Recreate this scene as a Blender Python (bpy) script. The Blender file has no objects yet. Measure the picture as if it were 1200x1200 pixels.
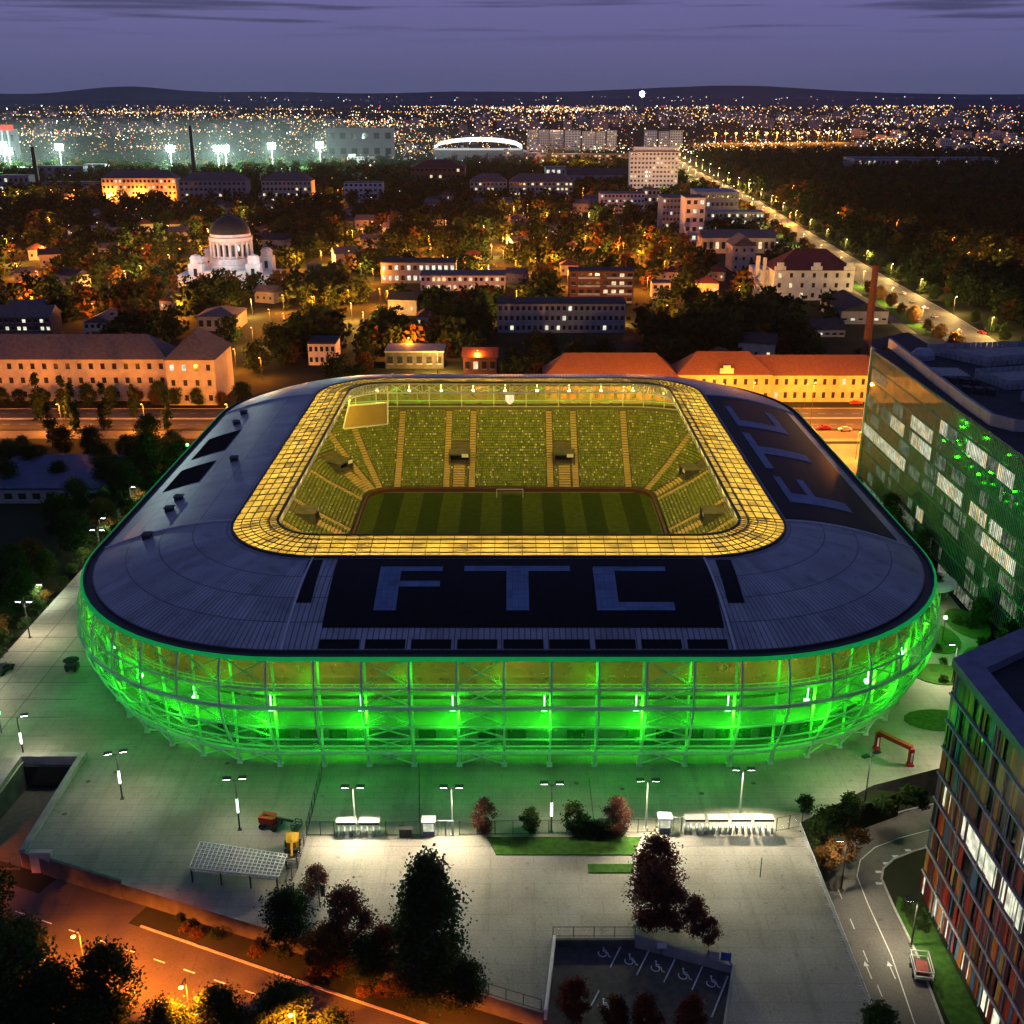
import bpy, math, random
import numpy as np
from mathutils import Vector, Matrix
R = random.Random(7)
C = bpy.context.scene.collection
PI = math.pi
# ------------------------------------------------------------------ camera constants
H, F = 100.0, 1300.0
TH = math.atan(488 / F)
ST = -5.0                      # street level below the stadium podium
def g(px, py, z=ST):
    u = (px - 600) / F; v = (py - 600) / F
    dy = math.cos(TH) - v * math.sin(TH); dz = -math.sin(TH) - v * math.cos(TH)
    t = (z - H) / dz
    return (u * t, dy * t)
def hz(py, Y):
    v = (py - 600) / F
    return H + (-math.sin(TH) - v * math.cos(TH)) * Y / (math.cos(TH) - v * math.sin(TH))
# ------------------------------------------------------------------ materials
def newmat(n):
    m = bpy.data.materials.new(n); m.use_nodes = True
    nt = m.node_tree; nt.nodes.clear()
    out = nt.nodes.new('ShaderNodeOutputMaterial')
    return m, nt, out
def N(nt, t, **k):
    n = nt.nodes.new(t)
    for a, b in k.items():
        if a in n.inputs: n.inputs[a].default_value = b
        else: setattr(n, a, b)
    return n
def noisecol(nt, c1, c2, scale, detail=4, coord='Object', stretch=(1, 1, 1), lo=.35, hi=.65):
    tc = N(nt, 'ShaderNodeTexCoord'); mp = N(nt, 'ShaderNodeMapping'); mp.inputs['Scale'].default_value = stretch
    nt.links.new(tc.outputs[coord], mp.inputs[0])
    nz = N(nt, 'ShaderNodeTexNoise'); nz.inputs['Scale'].default_value = scale; nz.inputs['Detail'].default_value = detail
    nt.links.new(mp.outputs[0], nz.inputs['Vector'])
    rp = N(nt, 'ShaderNodeValToRGB')
    rp.color_ramp.elements[0].position = lo; rp.color_ramp.elements[1].position = hi
    rp.color_ramp.elements[0].color = (*c1, 1); rp.color_ramp.elements[1].color = (*c2, 1)
    nt.links.new(nz.outputs['Fac'], rp.inputs[0])
    return rp.outputs[0], nz.outputs['Fac']
def pm(name, c1, c2=None, scale=1.0, rough=.7, metal=0., spec=.3, bump=0., stretch=(1, 1, 1), detail=4):
    m, nt, out = newmat(name)
    c2 = c2 or tuple(x * .75 for x in c1)
    b = N(nt, 'ShaderNodeBsdfPrincipled')
    b.inputs['Roughness'].default_value = rough; b.inputs['Metallic'].default_value = metal
    b.inputs['Specular IOR Level'].default_value = spec
    col, fac = noisecol(nt, c1, c2, scale, detail, stretch=stretch)
    nt.links.new(col, b.inputs['Base Color'])
    if bump:
        bp = N(nt, 'ShaderNodeBump'); bp.inputs['Strength'].default_value = bump; bp.inputs['Distance'].default_value = .05
        nt.links.new(fac, bp.inputs['Height']); nt.links.new(bp.outputs[0], b.inputs['Normal'])
    nt.links.new(b.outputs[0], out.inputs[0])
    return m
def em(name, col, s, vary=0.):
    m, nt, out = newmat(name)
    e = N(nt, 'ShaderNodeEmission'); e.inputs[0].default_value = (*col, 1); e.inputs[1].default_value = s
    if vary:
        c, f = noisecol(nt, tuple(x * (1 - vary) for x in col), col, .6)
        nt.links.new(c, e.inputs[0])
    nt.links.new(e.outputs[0], out.inputs[0])
    m.cycles.emission_sampling = 'NONE'
    return m
def leafmat(name, c1, c2):
    m, nt, out = newmat(name)
    col, f = noisecol(nt, c1, c2, .9, 3, lo=.3, hi=.7)
    oi = N(nt, 'ShaderNodeObjectInfo')
    hs = N(nt, 'ShaderNodeHueSaturation')
    mr = N(nt, 'ShaderNodeMapRange'); mr.inputs[3].default_value = .7; mr.inputs[4].default_value = 1.25
    nt.links.new(oi.outputs['Random'], mr.inputs[0]); nt.links.new(mr.outputs[0], hs.inputs['Value'])
    nt.links.new(col, hs.inputs['Color'])
    d = N(nt, 'ShaderNodeBsdfDiffuse'); t = N(nt, 'ShaderNodeBsdfTranslucent'); mx = N(nt, 'ShaderNodeMixShader'); mx.inputs[0].default_value = .3
    nt.links.new(hs.outputs[0], d.inputs[0]); nt.links.new(hs.outputs[0], t.inputs[0])
    nt.links.new(d.outputs[0], mx.inputs[1]); nt.links.new(t.outputs[0], mx.inputs[2]); nt.links.new(mx.outputs[0], out.inputs[0])
    return m
def uvstripes(name, base, seam, per_u, per_v, wu=.06, wv=.05, rough=.45, metal=0., spec=.4, dirt=.3, bump=.3):
    """sheet with fine seams: u, v are metres along and up the surface"""
    m, nt, out = newmat(name)
    uv = N(nt, 'ShaderNodeUVMap'); sp = N(nt, 'ShaderNodeSeparateXYZ'); nt.links.new(uv.outputs[0], sp.inputs[0])
    def line(sock, per, w):
        a = N(nt, 'ShaderNodeMath', operation='DIVIDE'); a.inputs[1].default_value = per; nt.links.new(sock, a.inputs[0])
        f = N(nt, 'ShaderNodeMath', operation='FRACT'); nt.links.new(a.outputs[0], f.inputs[0])
        l = N(nt, 'ShaderNodeMath', operation='LESS_THAN'); l.inputs[1].default_value = w; nt.links.new(f.outputs[0], l.inputs[0])
        return l.outputs[0]
    mx = N(nt, 'ShaderNodeMath', operation='MAXIMUM')
    nt.links.new(line(sp.outputs[0], per_u, wu), mx.inputs[0]); nt.links.new(line(sp.outputs[1], per_v, wv), mx.inputs[1])
    col, f = noisecol(nt, tuple(x * (1 - dirt) for x in base), base, .12, 6)
    mc = N(nt, 'ShaderNodeMix', data_type='RGBA'); nt.links.new(mx.outputs[0], mc.inputs[0])
    nt.links.new(col, mc.inputs[6]); mc.inputs[7].default_value = (*seam, 1)
    sn = N(nt, 'ShaderNodeVectorMath', operation='SNAP'); sn.inputs[1].default_value = (per_u * 3, per_v, 1); nt.links.new(uv.outputs[0], sn.inputs[0])
    wn = N(nt, 'ShaderNodeTexWhiteNoise'); nt.links.new(sn.outputs[0], wn.inputs['Vector'])
    wr = N(nt, 'ShaderNodeMapRange'); wr.inputs[3].default_value = .78; wr.inputs[4].default_value = 1.06; nt.links.new(wn.outputs['Value'], wr.inputs[0])
    st, sf = noisecol(nt, (1, 1, 1), (.62, .6, .58), .35, 6, stretch=(1, 1, 1), lo=.55, hi=.75)
    m1 = N(nt, 'ShaderNodeMix', data_type='RGBA', blend_type='MULTIPLY'); m1.inputs[0].default_value = 1; nt.links.new(mc.outputs[2], m1.inputs[6]); nt.links.new(wr.outputs[0], m1.inputs[7])
    m2 = N(nt, 'ShaderNodeMix', data_type='RGBA', blend_type='MULTIPLY'); m2.inputs[0].default_value = 1; nt.links.new(m1.outputs[2], m2.inputs[6]); nt.links.new(st, m2.inputs[7])
    b = N(nt, 'ShaderNodeBsdfPrincipled'); b.inputs['Roughness'].default_value = rough; b.inputs['Metallic'].default_value = metal; b.inputs['Specular IOR Level'].default_value = spec
    nt.links.new(m2.outputs[2], b.inputs['Base Color'])
    if bump:
        bp = N(nt, 'ShaderNodeBump'); bp.inputs['Strength'].default_value = bump; bp.inputs['Distance'].default_value = .04
        nt.links.new(mx.outputs[0], bp.inputs['Height']); nt.links.new(bp.outputs[0], b.inputs['Normal'])
    nt.links.new(b.outputs[0], out.inputs[0])
    return m
def mixsurf(name, trans, col, transl=.5):
    """thin see-through net: transparent mixed with a diffuse / translucent thread"""
    m, nt, out = newmat(name)
    c, f = noisecol(nt, col, tuple(x * .8 for x in col), .5)
    tr = N(nt, 'ShaderNodeBsdfTransparent'); d = N(nt, 'ShaderNodeBsdfDiffuse'); t = N(nt, 'ShaderNodeBsdfTranslucent')
    nt.links.new(c, d.inputs[0]); nt.links.new(c, t.inputs[0])
    m1 = N(nt, 'ShaderNodeMixShader'); m1.inputs[0].default_value = transl
    nt.links.new(d.outputs[0], m1.inputs[1]); nt.links.new(t.outputs[0], m1.inputs[2])
    m2 = N(nt, 'ShaderNodeMixShader'); m2.inputs[0].default_value = 1 - trans
    nt.links.new(tr.outputs[0], m2.inputs[1]); nt.links.new(m1.outputs[0], m2.inputs[2])
    nt.links.new(m2.outputs[0], out.inputs[0])
    return m
def paving(name, c1, c2, slab, joint, tone=.10):
    m, nt, out = newmat(name); tc = N(nt, 'ShaderNodeTexCoord')
    br = N(nt, 'ShaderNodeTexBrick'); br.offset = .5; br.inputs['Scale'].default_value = 1.0; br.inputs['Brick Width'].default_value = slab; br.inputs['Row Height'].default_value = slab * .5; br.inputs['Mortar Size'].default_value = joint; br.inputs['Mortar Smooth'].default_value = .3
    br.inputs['Color1'].default_value = (1, 1, 1, 1); br.inputs['Color2'].default_value = (1 - tone, 1 - tone, 1 - tone, 1); br.inputs['Mortar'].default_value = (.62, .62, .62, 1)
    nt.links.new(tc.outputs['Object'], br.inputs['Vector'])
    fine, f1 = noisecol(nt, c1, c2, 3.2, 9, lo=.3, hi=.7)
    big, f2 = noisecol(nt, (1, 1, 1), (.70, .69, .67), .09, 8, lo=.38, hi=.62)  # broad darker patches: uneven tone, and tree shadow put into the colour
    spots, f3 = noisecol(nt, (1, 1, 1), (.72, .71, .7), .75, 5, lo=.63, hi=.72)
    trk, f4 = noisecol(nt, (1, 1, 1), (.86, .86, .86), .5, 3, stretch=(1, .06, 1), lo=.55, hi=.68)
    cur = fine
    for nx in (br.outputs['Color'], big, spots, trk):
        mx = N(nt, 'ShaderNodeMix', data_type='RGBA', blend_type='MULTIPLY'); mx.inputs[0].default_value = 1; nt.links.new(cur, mx.inputs[6]); nt.links.new(nx, mx.inputs[7]); cur = mx.outputs[2]
    b = N(nt, 'ShaderNodeBsdfPrincipled'); b.inputs['Roughness'].default_value = .72; b.inputs['Specular IOR Level'].default_value = .3; nt.links.new(cur, b.inputs['Base Color'])
    bp = N(nt, 'ShaderNodeBump'); bp.inputs['Strength'].default_value = .25; bp.inputs['Distance'].default_value = .03; nt.links.new(f1, bp.inputs['Height']); nt.links.new(bp.outputs[0], b.inputs['Normal'])
    nt.links.new(b.outputs[0], out.inputs[0]); return m
M = dict(
    soil=pm('soil', (.035, .038, .022), (.02, .025, .012), .05, .95, spec=.05),
    grass=pm('lawn', (.05, .125, .022), (.03, .08, .014), 1.2, .95, spec=.05, bump=.6),
    plaza=paving('plaza_concrete', (.34, .32, .275), (.28, .262, .225), 3.0, .035),
    fore=paving('forecourt_concrete', (.365, .348, .31), (.265, .25, .222), 6.0, .03, .05),
    asphalt=paving('asphalt', (.085, .082, .078), (.06, .058, .056), 40.0, .06, .1),
    asphalt2=paving('worn_asphalt', (.165, .156, .142), (.115, .11, .10), 40.0, .06, .1),
    darkasph=pm('dark_asphalt', (.075, .074, .068), (.05, .05, .046), 1.2, .85),
    paint=pm('road_paint', (.7, .7, .68), (.5, .5, .48), 3, .7),
    kerb=pm('kerb_stone', (.42, .4, .37), (.3, .29, .27), 2, .8),
    conc=pm('concrete', (.34, .33, .31), (.24, .235, .22), .5, .8),
    dconc=pm('dark_concrete', (.1, .1, .1), (.06, .06, .06), .5, .85),
    steel=pm('painted_steel', (.62, .63, .62), (.5, .52, .5), 2, .5),
    dsteel=pm('dark_steel', (.045, .045, .05), (.03, .03, .032), 2, .5),
    glassdark=pm('dark_glass', (.012, .015, .017), (.02, .022, .025), 1, .06, spec=.8),
    white=pm('white_render', (.74, .72, .7), (.6, .58, .56), .4, .85),
    cream=pm('cream_render', (.62, .55, .42), (.5, .43, .33), .4, .85),
    ochre=pm('ochre_render', (.6, .44, .22), (.48, .34, .16), .4, .85),
    greyw=pm('grey_render', (.36, .35, .36), (.28, .27, .28), .3, .85),
    brick=pm('brick', (.3, .11, .07), (.2, .075, .05), 3, .9),
    tile=pm('roof_tile', (.2, .085, .05), (.13, .055, .035), 1.2, .85, stretch=(1, 1, 4)),
    redtile=pm('red_roof_tile', (.16, .04, .035), (.1, .028, .024), 1.2, .85),
    slate=pm('slate_roof', (.13, .12, .125), (.085, .08, .085), .8, .8),
    droof=pm('dark_roofing', (.035, .036, .042), (.022, .023, .028), .4, .8),
    blueroof=pm('blue_sheet_roof', (.05, .085, .17), (.035, .06, .12), .3, .6),
    copper=pm('dark_copper_dome', (.035, .036, .042), (.02, .021, .026), 1, .5),
    bark=pm('bark', (.07, .05, .035), (.04, .03, .02), 4, .95),
    win=pm('window_glass', (.02, .022, .025), (.035, .035, .04), 1, .1, spec=.7),
    redpaint=pm('red_paint', (.4, .025, .02), (.3, .018, .015), 3, .45),
    yelpaint=pm('yellow_paint', (.6, .32, .03), (.45, .24, .02), 3, .45),
    rubber=pm('rubber', (.02, .02, .02), (.03, .03, .03), 5, .9),
    solar=pm('solar_panel', (.004, .0045, .006), (.007, .008, .011), .8, .5, spec=.1),
    letter=uvstripes('roof_letter_sheet', (.15, .235, .38), (.09, .145, .25), 1.0, 2.2, .08, .06, rough=.6, dirt=.12),
    deck=uvstripes('roof_sheet', (.40, .415, .43), (.10, .105, .12), .9, 5.8, .2, .035, rough=.38, spec=.5, dirt=.28),
    seatg=pm('green_seat', (.24, .30, .05), (.19, .24, .04), 1, .5),
    seatd=pm('dark_green_seat', (.12, .19, .03), (.09, .14, .025), 1, .5),
    seatw=pm('white_seat', (.6, .6, .52), (.5, .5, .42), 1, .5),
    stepc=pm('terrace_concrete', (.14, .12, .09), (.09, .08, .06), .6, .85),
    aisle=pm('stair_concrete', (.5, .38, .2), (.42, .3, .15), 1, .85),
    net=mixsurf('facade_net', .68, (.12, .5, .15), .6),
    fsteel=pm('green_lit_steel', (.48, .68, .54), (.4, .58, .46), 2, .5),  # green light on the ribs is put into the steel colour
    e_rim=em('green_rim_glow', (.01, .5, .12), .5, .15),  # green light of the top ring beam, put in as emission
    fence=mixsurf('fence_mesh', .72, (.4, .4, .38), .3),
    signblue=pm('blue_sign', (.02, .09, .35), (.015, .07, .28), 2, .5),
    signwhite=pm('white_sign', (.75, .75, .75), (.65, .65, .65), 2, .5),
    # lights
    e_sod=em('sodium_glow', (1, .45, .08), 9), e_white=em('white_lamp_glow', (1, .93, .78), 40),
    e_flood=em('floodlight_glow', (.80, 1, .92), 60), e_green=em('green_lamp_glow', (.1, 1, .15), 30),
    e_yel=em('yellow_lamp_glow', (1, .8, .3), 12), e_win=em('lit_window', (1, .78, .42), 1.3, .5),
    e_win2=em('pale_lit_window', (.95, .95, .70), 1.25, .6), e_dim=em('dim_lit_window', (.75, .82, .6), .30, .8), e_red=em('red_lamp_glow', (1, .06, .03), 5),
    e_band=em('lamp_band_glow', (.6, 1, .75), 3), e_band2=em('pale_lamp_band_glow', (1, .85, .95), 4),
    e_far1=em('far_orange_light', (1, .5, .14), 3), e_far2=em('far_warm_light', (1, .82, .5), 4), e_far3=em('far_white_light', (.85, 1, .9), 6),
    e_far4=em('far_dim_light', (1, .62, .3), .7),
    lg=leafmat('green_leaves', (.03, .055, .016), (.06, .09, .025)), ld=leafmat('dark_leaves', (.018, .036, .014), (.035, .058, .02)),
    lo=leafmat('orange_leaves', (.16, .07, .02), (.09, .06, .02)), lr=leafmat('red_leaves', (.15, .035, .022), (.08, .03, .02)),
    lm=leafmat('maroon_leaves', (.17, .06, .045), (.07, .035, .028)),
)
# ------------------------------------------------------------------ builders
class MB:
    def __init__(s): s.v = []; s.f = []; s.m = []; s.uv = []
    def add(s, vs, fs, m=0):
        o = len(s.v); s.v += [tuple(v) for v in vs]
        for f in fs: s.f.append(tuple(i + o for i in f)); s.m.append(m)
        return s
    def quad(s, a, b, c, d, m=0): return s.add([a, b, c, d], [(0, 1, 2, 3)], m)
    def box(s, x0, x1, y0, y1, z0, z1, m=0):
        return s.add([(x0, y0, z0), (x1, y0, z0), (x1, y1, z0), (x0, y1, z0), (x0, y0, z1), (x1, y0, z1), (x1, y1, z1), (x0, y1, z1)],
                     [(0, 3, 2, 1), (4, 5, 6, 7), (0, 1, 5, 4), (1, 2, 6, 5), (2, 3, 7, 6), (3, 0, 4, 7)], m)
    def prism(s, poly, z0, z1, m=0):
        n = len(poly); a = sum(poly[i][0] * poly[(i + 1) % n][1] - poly[(i + 1) % n][0] * poly[i][1] for i in range(n))
        if a < 0: poly = poly[::-1]
        vs = [(x, y, z0) for x, y in poly] + [(x, y, z1) for x, y in poly]
        return s.add(vs, [tuple(range(n))[::-1], tuple(range(n, 2 * n))] + [(i, (i + 1) % n, n + (i + 1) % n, n + i) for i in range(n)], m)
    def bar(s, p, q, w, m=0, w2=None, n=4):
        p = Vector(p); q = Vector(q); d = q - p
        if d.length < 1e-6: return s
        d.normalize(); u = d.cross(Vector((0, 0, 1)))
        if u.length < 1e-3: u = Vector((1, 0, 0))
        u.normalize(); v = d.cross(u); w2 = w if w2 is None else w2; r = .5 if n > 4 else .7071
        vs = []
        for c, ww in ((p, w), (q, w2)):
            for k in range(n):
                a = 2 * PI * (k + .5) / n; vs.append(c + u * math.cos(a) * ww * r + v * math.sin(a) * ww * r)
        fs = [(k, (k + 1) % n, n + (k + 1) % n, n + k) for k in range(n)] + [tuple(range(n))[::-1], tuple(range(n, 2 * n))]
        return s.add(vs, fs, m)
    def path(s, pts, w, m=0, n=4):
        for a, b in zip(pts, pts[1:]): s.bar(a, b, w, m, n=n)
        return s
    def lathe(s, prof, cx=0, cy=0, n=24, m=0):
        vs = [(cx + r * math.cos(2 * PI * k / n), cy + r * math.sin(2 * PI * k / n), z) for r, z in prof for k in range(n)]
        fs = [(i * n + k, i * n + (k + 1) % n, (i + 1) * n + (k + 1) % n, (i + 1) * n + k) for i in range(len(prof) - 1) for k in range(n)]
        return s.add(vs, fs, m)
    def build(s, name, mats, parent=None, world=True, smooth=False):
        me = bpy.data.meshes.new(name)
        v = s.v
        if parent is not None and world:
            l = parent_loc(parent); v = [(a - l[0], b - l[1], c - l[2]) for a, b, c in v]
        me.from_pydata(v, [], s.f)
        mats = mats if isinstance(mats, (list, tuple)) else [mats]
        for m in mats: me.materials.append(m)
        if any(s.m): me.polygons.foreach_set('material_index', s.m)
        if smooth: me.polygons.foreach_set('use_smooth', [True] * len(s.f))
        if s.uv:
            ul = me.uv_layers.new(name='UVMap'); ul.data.foreach_set('uv', [c for f in s.f for i in f for c in s.uv[i]])
        o = bpy.data.objects.new(name, me); C.objects.link(o)
        if parent is not None: o.parent = parent
        return o
def parent_loc(p):
    l = Vector((0, 0, 0))
    while p is not None: l += p.location; p = p.parent
    return l
def tag(o, label=None, cat=None, group=None, kind=None):
    if label: o['label'] = label
    if cat: o['category'] = cat
    if group: o['group'] = group
    if kind: o['kind'] = kind
    return o
def empty(name, loc, label, cat, group=None, rz=0):
    o = bpy.data.objects.new(name, None); C.objects.link(o); o.location = loc; o.rotation_euler = (0, 0, rz); o.empty_display_size = .5
    return tag(o, label, cat, group)
def kids(o): return [c for c in ALLK.get(o.name, [])]
def copy_tree(o, loc=None, rz=None, sc=None, label=None, group=None, parent=None):
    c = o.copy(); C.objects.link(c)
    if parent is not None: c.parent = parent
    if loc is not None: c.location = loc
    if rz is not None: c.rotation_euler = (0, 0, rz)
    if sc is not None: c.scale = sc if isinstance(sc, tuple) else (sc, sc, sc)
    if label: c['label'] = label
    if group: c['group'] = group
    for ch in list(o.children): copy_tree(ch, parent=c)
    return c
def struct(mb, name, m):
    return tag(mb.build(name, m), kind='structure')
def light(kind, loc, col, p, parent=None, size=.3, spot=None, blend=.5, aim=None):
    L = bpy.data.lights.new('lamp_light', kind); L.energy = p; L.color = col; L.shadow_soft_size = size
    o = bpy.data.objects.new('lamp_light', L); C.objects.link(o)
    if parent is not None:
        o.parent = parent; o.location = Vector(loc) - parent_loc(parent)
    else: o.location = loc
    if spot:
        L.spot_size = math.radians(spot); L.spot_blend = blend
    if aim is not None:
        o.rotation_euler = (Vector(aim) - Vector(loc)).to_track_quat('-Z', 'Y').to_euler()
    return o
SODIUM = (1, .20, .010); ORANGE = (1, .36, .045); WARM = (1, .85, .58); GREEN = (.04, 1, .006); YEL = (1, .70, .085)
# ------------------------------------------------------------------ scene, camera, world
sc = bpy.context.scene
cam = bpy.data.cameras.new('camera'); co = bpy.data.objects.new('camera', cam); C.objects.link(co)
co.location = (0, 0, H); co.rotation_euler = (PI / 2 - TH, 0, 0); cam.sensor_width = 36; cam.lens = 36 * F / 1200; cam.clip_end = 60000; cam.clip_start = 1
sc.camera = co
sc.view_settings.view_transform = 'Standard'; sc.view_settings.look = 'None'; sc.view_settings.exposure = 0; sc.view_settings.gamma = 1
cy = sc.cycles; cy.use_denoising = True; cy.use_adaptive_sampling = True; cy.adaptive_threshold = .03
cy.max_bounces = 6; cy.diffuse_bounces = 3; cy.glossy_bounces = 3; cy.transmission_bounces = 3; cy.transparent_max_bounces = 12
cy.sample_clamp_indirect = 2.0; cy.caustics_reflective = False; cy.caustics_refractive = False; cy.use_light_tree = True
w = bpy.data.worlds.new('World'); sc.world = w; w.use_nodes = True; nt = w.node_tree; nt.nodes.clear()
wo = N(nt, 'ShaderNodeOutputWorld'); bg = N(nt, 'ShaderNodeBackground'); bg.inputs[1].default_value = 1.0
tc = N(nt, 'ShaderNodeTexCoord'); sp = N(nt, 'ShaderNodeSeparateXYZ'); nt.links.new(tc.outputs['Generated'], sp.inputs[0])
rp = N(nt, 'ShaderNodeValToRGB'); e = rp.color_ramp.elements
e[0].position = 0; e[0].color = (.092, .106, .22, 1); e[1].position = 1; e[1].color = (.045, .068, .20, 1)
for p, c in ((.02, (.104, .110, .248, 1)), (.07, (.132, .130, .318, 1)), (.3, (.070, .088, .240, 1))):
    k = e.new(p); k.color = c
nt.links.new(sp.outputs[2], rp.inputs[0])
# thin streaks of cloud
mp = N(nt, 'ShaderNodeMapping'); mp.inputs['Scale'].default_value = (3.0, 3.0, 95); nt.links.new(tc.outputs['Generated'], mp.inputs[0])
cn = N(nt, 'ShaderNodeTexNoise'); cn.inputs['Scale'].default_value = 1.6; cn.inputs['Detail'].default_value = 5; nt.links.new(mp.outputs[0], cn.inputs['Vector'])
cr = N(nt, 'ShaderNodeMapRange'); cr.inputs[1].default_value = .53; cr.inputs[2].default_value = .64; nt.links.new(cn.outputs['Fac'], cr.inputs[0])
hm = N(nt, 'ShaderNodeMapRange'); hm.inputs[1].default_value = .04; hm.inputs[2].default_value = .056; nt.links.new(sp.outputs[2], hm.inputs[0])
mu = N(nt, 'ShaderNodeMath', operation='MULTIPLY'); nt.links.new(cr.outputs[0], mu.inputs[0]); nt.links.new(hm.outputs[0], mu.inputs[1])
mu2 = N(nt, 'ShaderNodeMath', operation='MULTIPLY'); mu2.inputs[1].default_value = .8; nt.links.new(mu.outputs[0], mu2.inputs[0])
cmx = N(nt, 'ShaderNodeMix', data_type='RGBA'); nt.links.new(mu2.outputs[0], cmx.inputs[0]); nt.links.new(rp.outputs[0], cmx.inputs[6]); cmx.inputs[7].default_value = (.045, .05, .125, 1)
sky = N(nt, 'ShaderNodeTexSky'); sky.sky_type = 'NISHITA'; sky.sun_disc = False; sky.sun_elevation = math.radians(-3); sky.sun_rotation = math.radians(250)
smx = N(nt, 'ShaderNodeMix', data_type='RGBA', blend_type='ADD'); smx.inputs[0].default_value = .06
nt.links.new(cmx.outputs[2], smx.inputs[6]); nt.links.new(sky.outputs[0], smx.inputs[7])
nt.links.new(smx.outputs[2], bg.inputs[0]); nt.links.new(bg.outputs[0], wo.inputs[0])
sl = bpy.data.lights.new('sun', 'SUN'); sl.energy = .03; sl.angle = math.radians(20); sl.color = (.75, .7, 1)
so = bpy.data.objects.new('sun', sl); C.objects.link(so); so.rotation_euler = (math.radians(60), 0, math.radians(-70))
# ------------------------------------------------------------------ ground, hills, podium, roads
b = MB(); b.quad((-40000, -300, ST), (40000, -300, ST), (40000, 45000, ST), (-40000, 45000, ST)); struct(b, 'ground', M['soil'])
hill = pm('haze_blue_hill', (.045, .085, .14), (.035, .068, .115), .002, .95, spec=0)  # blue of the distance haze is put into the forest colour
for nm, D0, hh, sd in (('hills', 18500, 250, 1), ('hills', 13600, 95, 2)):
    rr = random.Random(sd); ph = [rr.uniform(0, 6.28) for _ in range(8)]; b = MB(); n = 160; rows = 9; vs = []
    for j in range(rows):
        for i in range(n):
            x = -15000 + 30000 * i / (n - 1); t = j / (rows - 1)
            c = .62 + sum(math.sin(x / (2600 / (1 + k * .9)) + ph[k]) / (1 + k * 1.2) for k in range(7)) * .11
            if sd == 1: c += .45 * math.exp(-((x + 6000) / 900) ** 2) + .22 * math.exp(-((x - 3500) / 1300) ** 2)
            vs.append((x, D0 - 1500 + 3000 * t + 200 * math.sin(x / 900), ST - 1 + (hh * c + rr.uniform(-2, 2)) * math.sin(PI * t)))
    b.add(vs, [(j * n + i, j * n + i + 1, (j + 1) * n + i + 1, (j + 1) * n + i) for j in range(rows - 1) for i in range(n - 1)])
    o = struct(b, nm, hill)
    o.data.polygons.foreach_set('use_smooth', [True] * len(o.data.polygons))
# podium with hole for the pitch bowl is simply a ring of slabs; the bowl sits in the middle
CX, CY = -0.6, 237.0
EDGE = lambda x: 127.6 - .40 * (x + 64.5)
pod = [(-97, 345), (-97, 141), (-78.3, 141), (-78.3, 153), (-69.5, 153), (-69.5, 129.8), (-64.5, EDGE(-64.5)), (-11, EDGE(-11)), (3.6, EDGE(3.6)), (5.2, 112.6), (15.5, 112.6), (27.2, 108.2), (23.5, 96), (25, 84), (42.3, 84), (42.3, 136.5), (56, 146), (92, 160), (97, 345)]
hole = [(-49, 169), (48, 169), (48, 305), (-49, 305)]
b = MB()
n = len(pod); bm_ok = True
import bmesh
def slab(name, outer, holes, z, z0, m):
    bm = bmesh.new(); es = []
    for loop in [outer] + holes:
        vs = [bm.verts.new((x, y, z)) for x, y in loop]
        es += [bm.edges.new((vs[i], vs[(i + 1) % len(vs)])) for i in range(len(vs))]
    bmesh.ops.triangle_fill(bm, edges=es, use_beauty=True, use_dissolve=False)
    bmesh.ops.recalc_face_normals(bm, faces=bm.faces)
    for f in bm.faces:
        if f.normal.z < 0: f.normal_flip()
    for loop in [outer] + holes:
        for i in range(len(loop)):
            a, c = loop[i], loop[(i + 1) % len(loop)]
            bm.faces.new([bm.verts.new(p) for p in ((*a, z), (*c, z), (*c, z0), (*a, z0))]).material_index = 1
    me = bpy.data.meshes.new(name); bm.to_mesh(me); bm.free(); me.materials.append(m); me.materials.append(M['dconc'])
    o = bpy.data.objects.new(name, me); C.objects.link(o); tag(o, kind='structure'); return o
slab('plaza', pod, [hole], 0, ST, M['plaza'])
# forecourt paving laid on the podium south of the gate line
fc = [(-29.6, 133.4), (42.25, 133.4), (42.25, 84.2), (25.1, 84.2), (23.6, 96.1), (27.3, 108.3), (15.5, 112.7), (5.1, 112.7), (3.5, EDGE(3.5)), (-11, EDGE(-11)), (-29.6, EDGE(-29.6) + .1)]
b = MB(); b.prism(fc, .001, .03); struct(b, 'forecourt_pavement', M['fore'])
# joint lines in the forecourt and plaza
b = MB()
for y in (131,): b.box(-29, 42, y, y + .06, .03, .036)
for x in (-29.9, 12): b.box(x, x + .12, 134, 148, 0, .006)
for y in range(160, 330, 6): b.box(-97, -77, y, y + .15, 0, .006)
for x in (-92, -86): b.box(x, x + .15, 141, 330, .0, .0045)
struct(b, 'pavement_joint', M['dconc'])
# lower parking bay
b = MB(); b.prism([(3.6, EDGE(3.6)), (5.2, 112.6), (15.5, 112.6), (27.2, 108.2), (23.5, 96), (25, 84), (3.6, 84)], ST, -1.0); struct(b, 'parking_bay', M['darkasph'])
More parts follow.
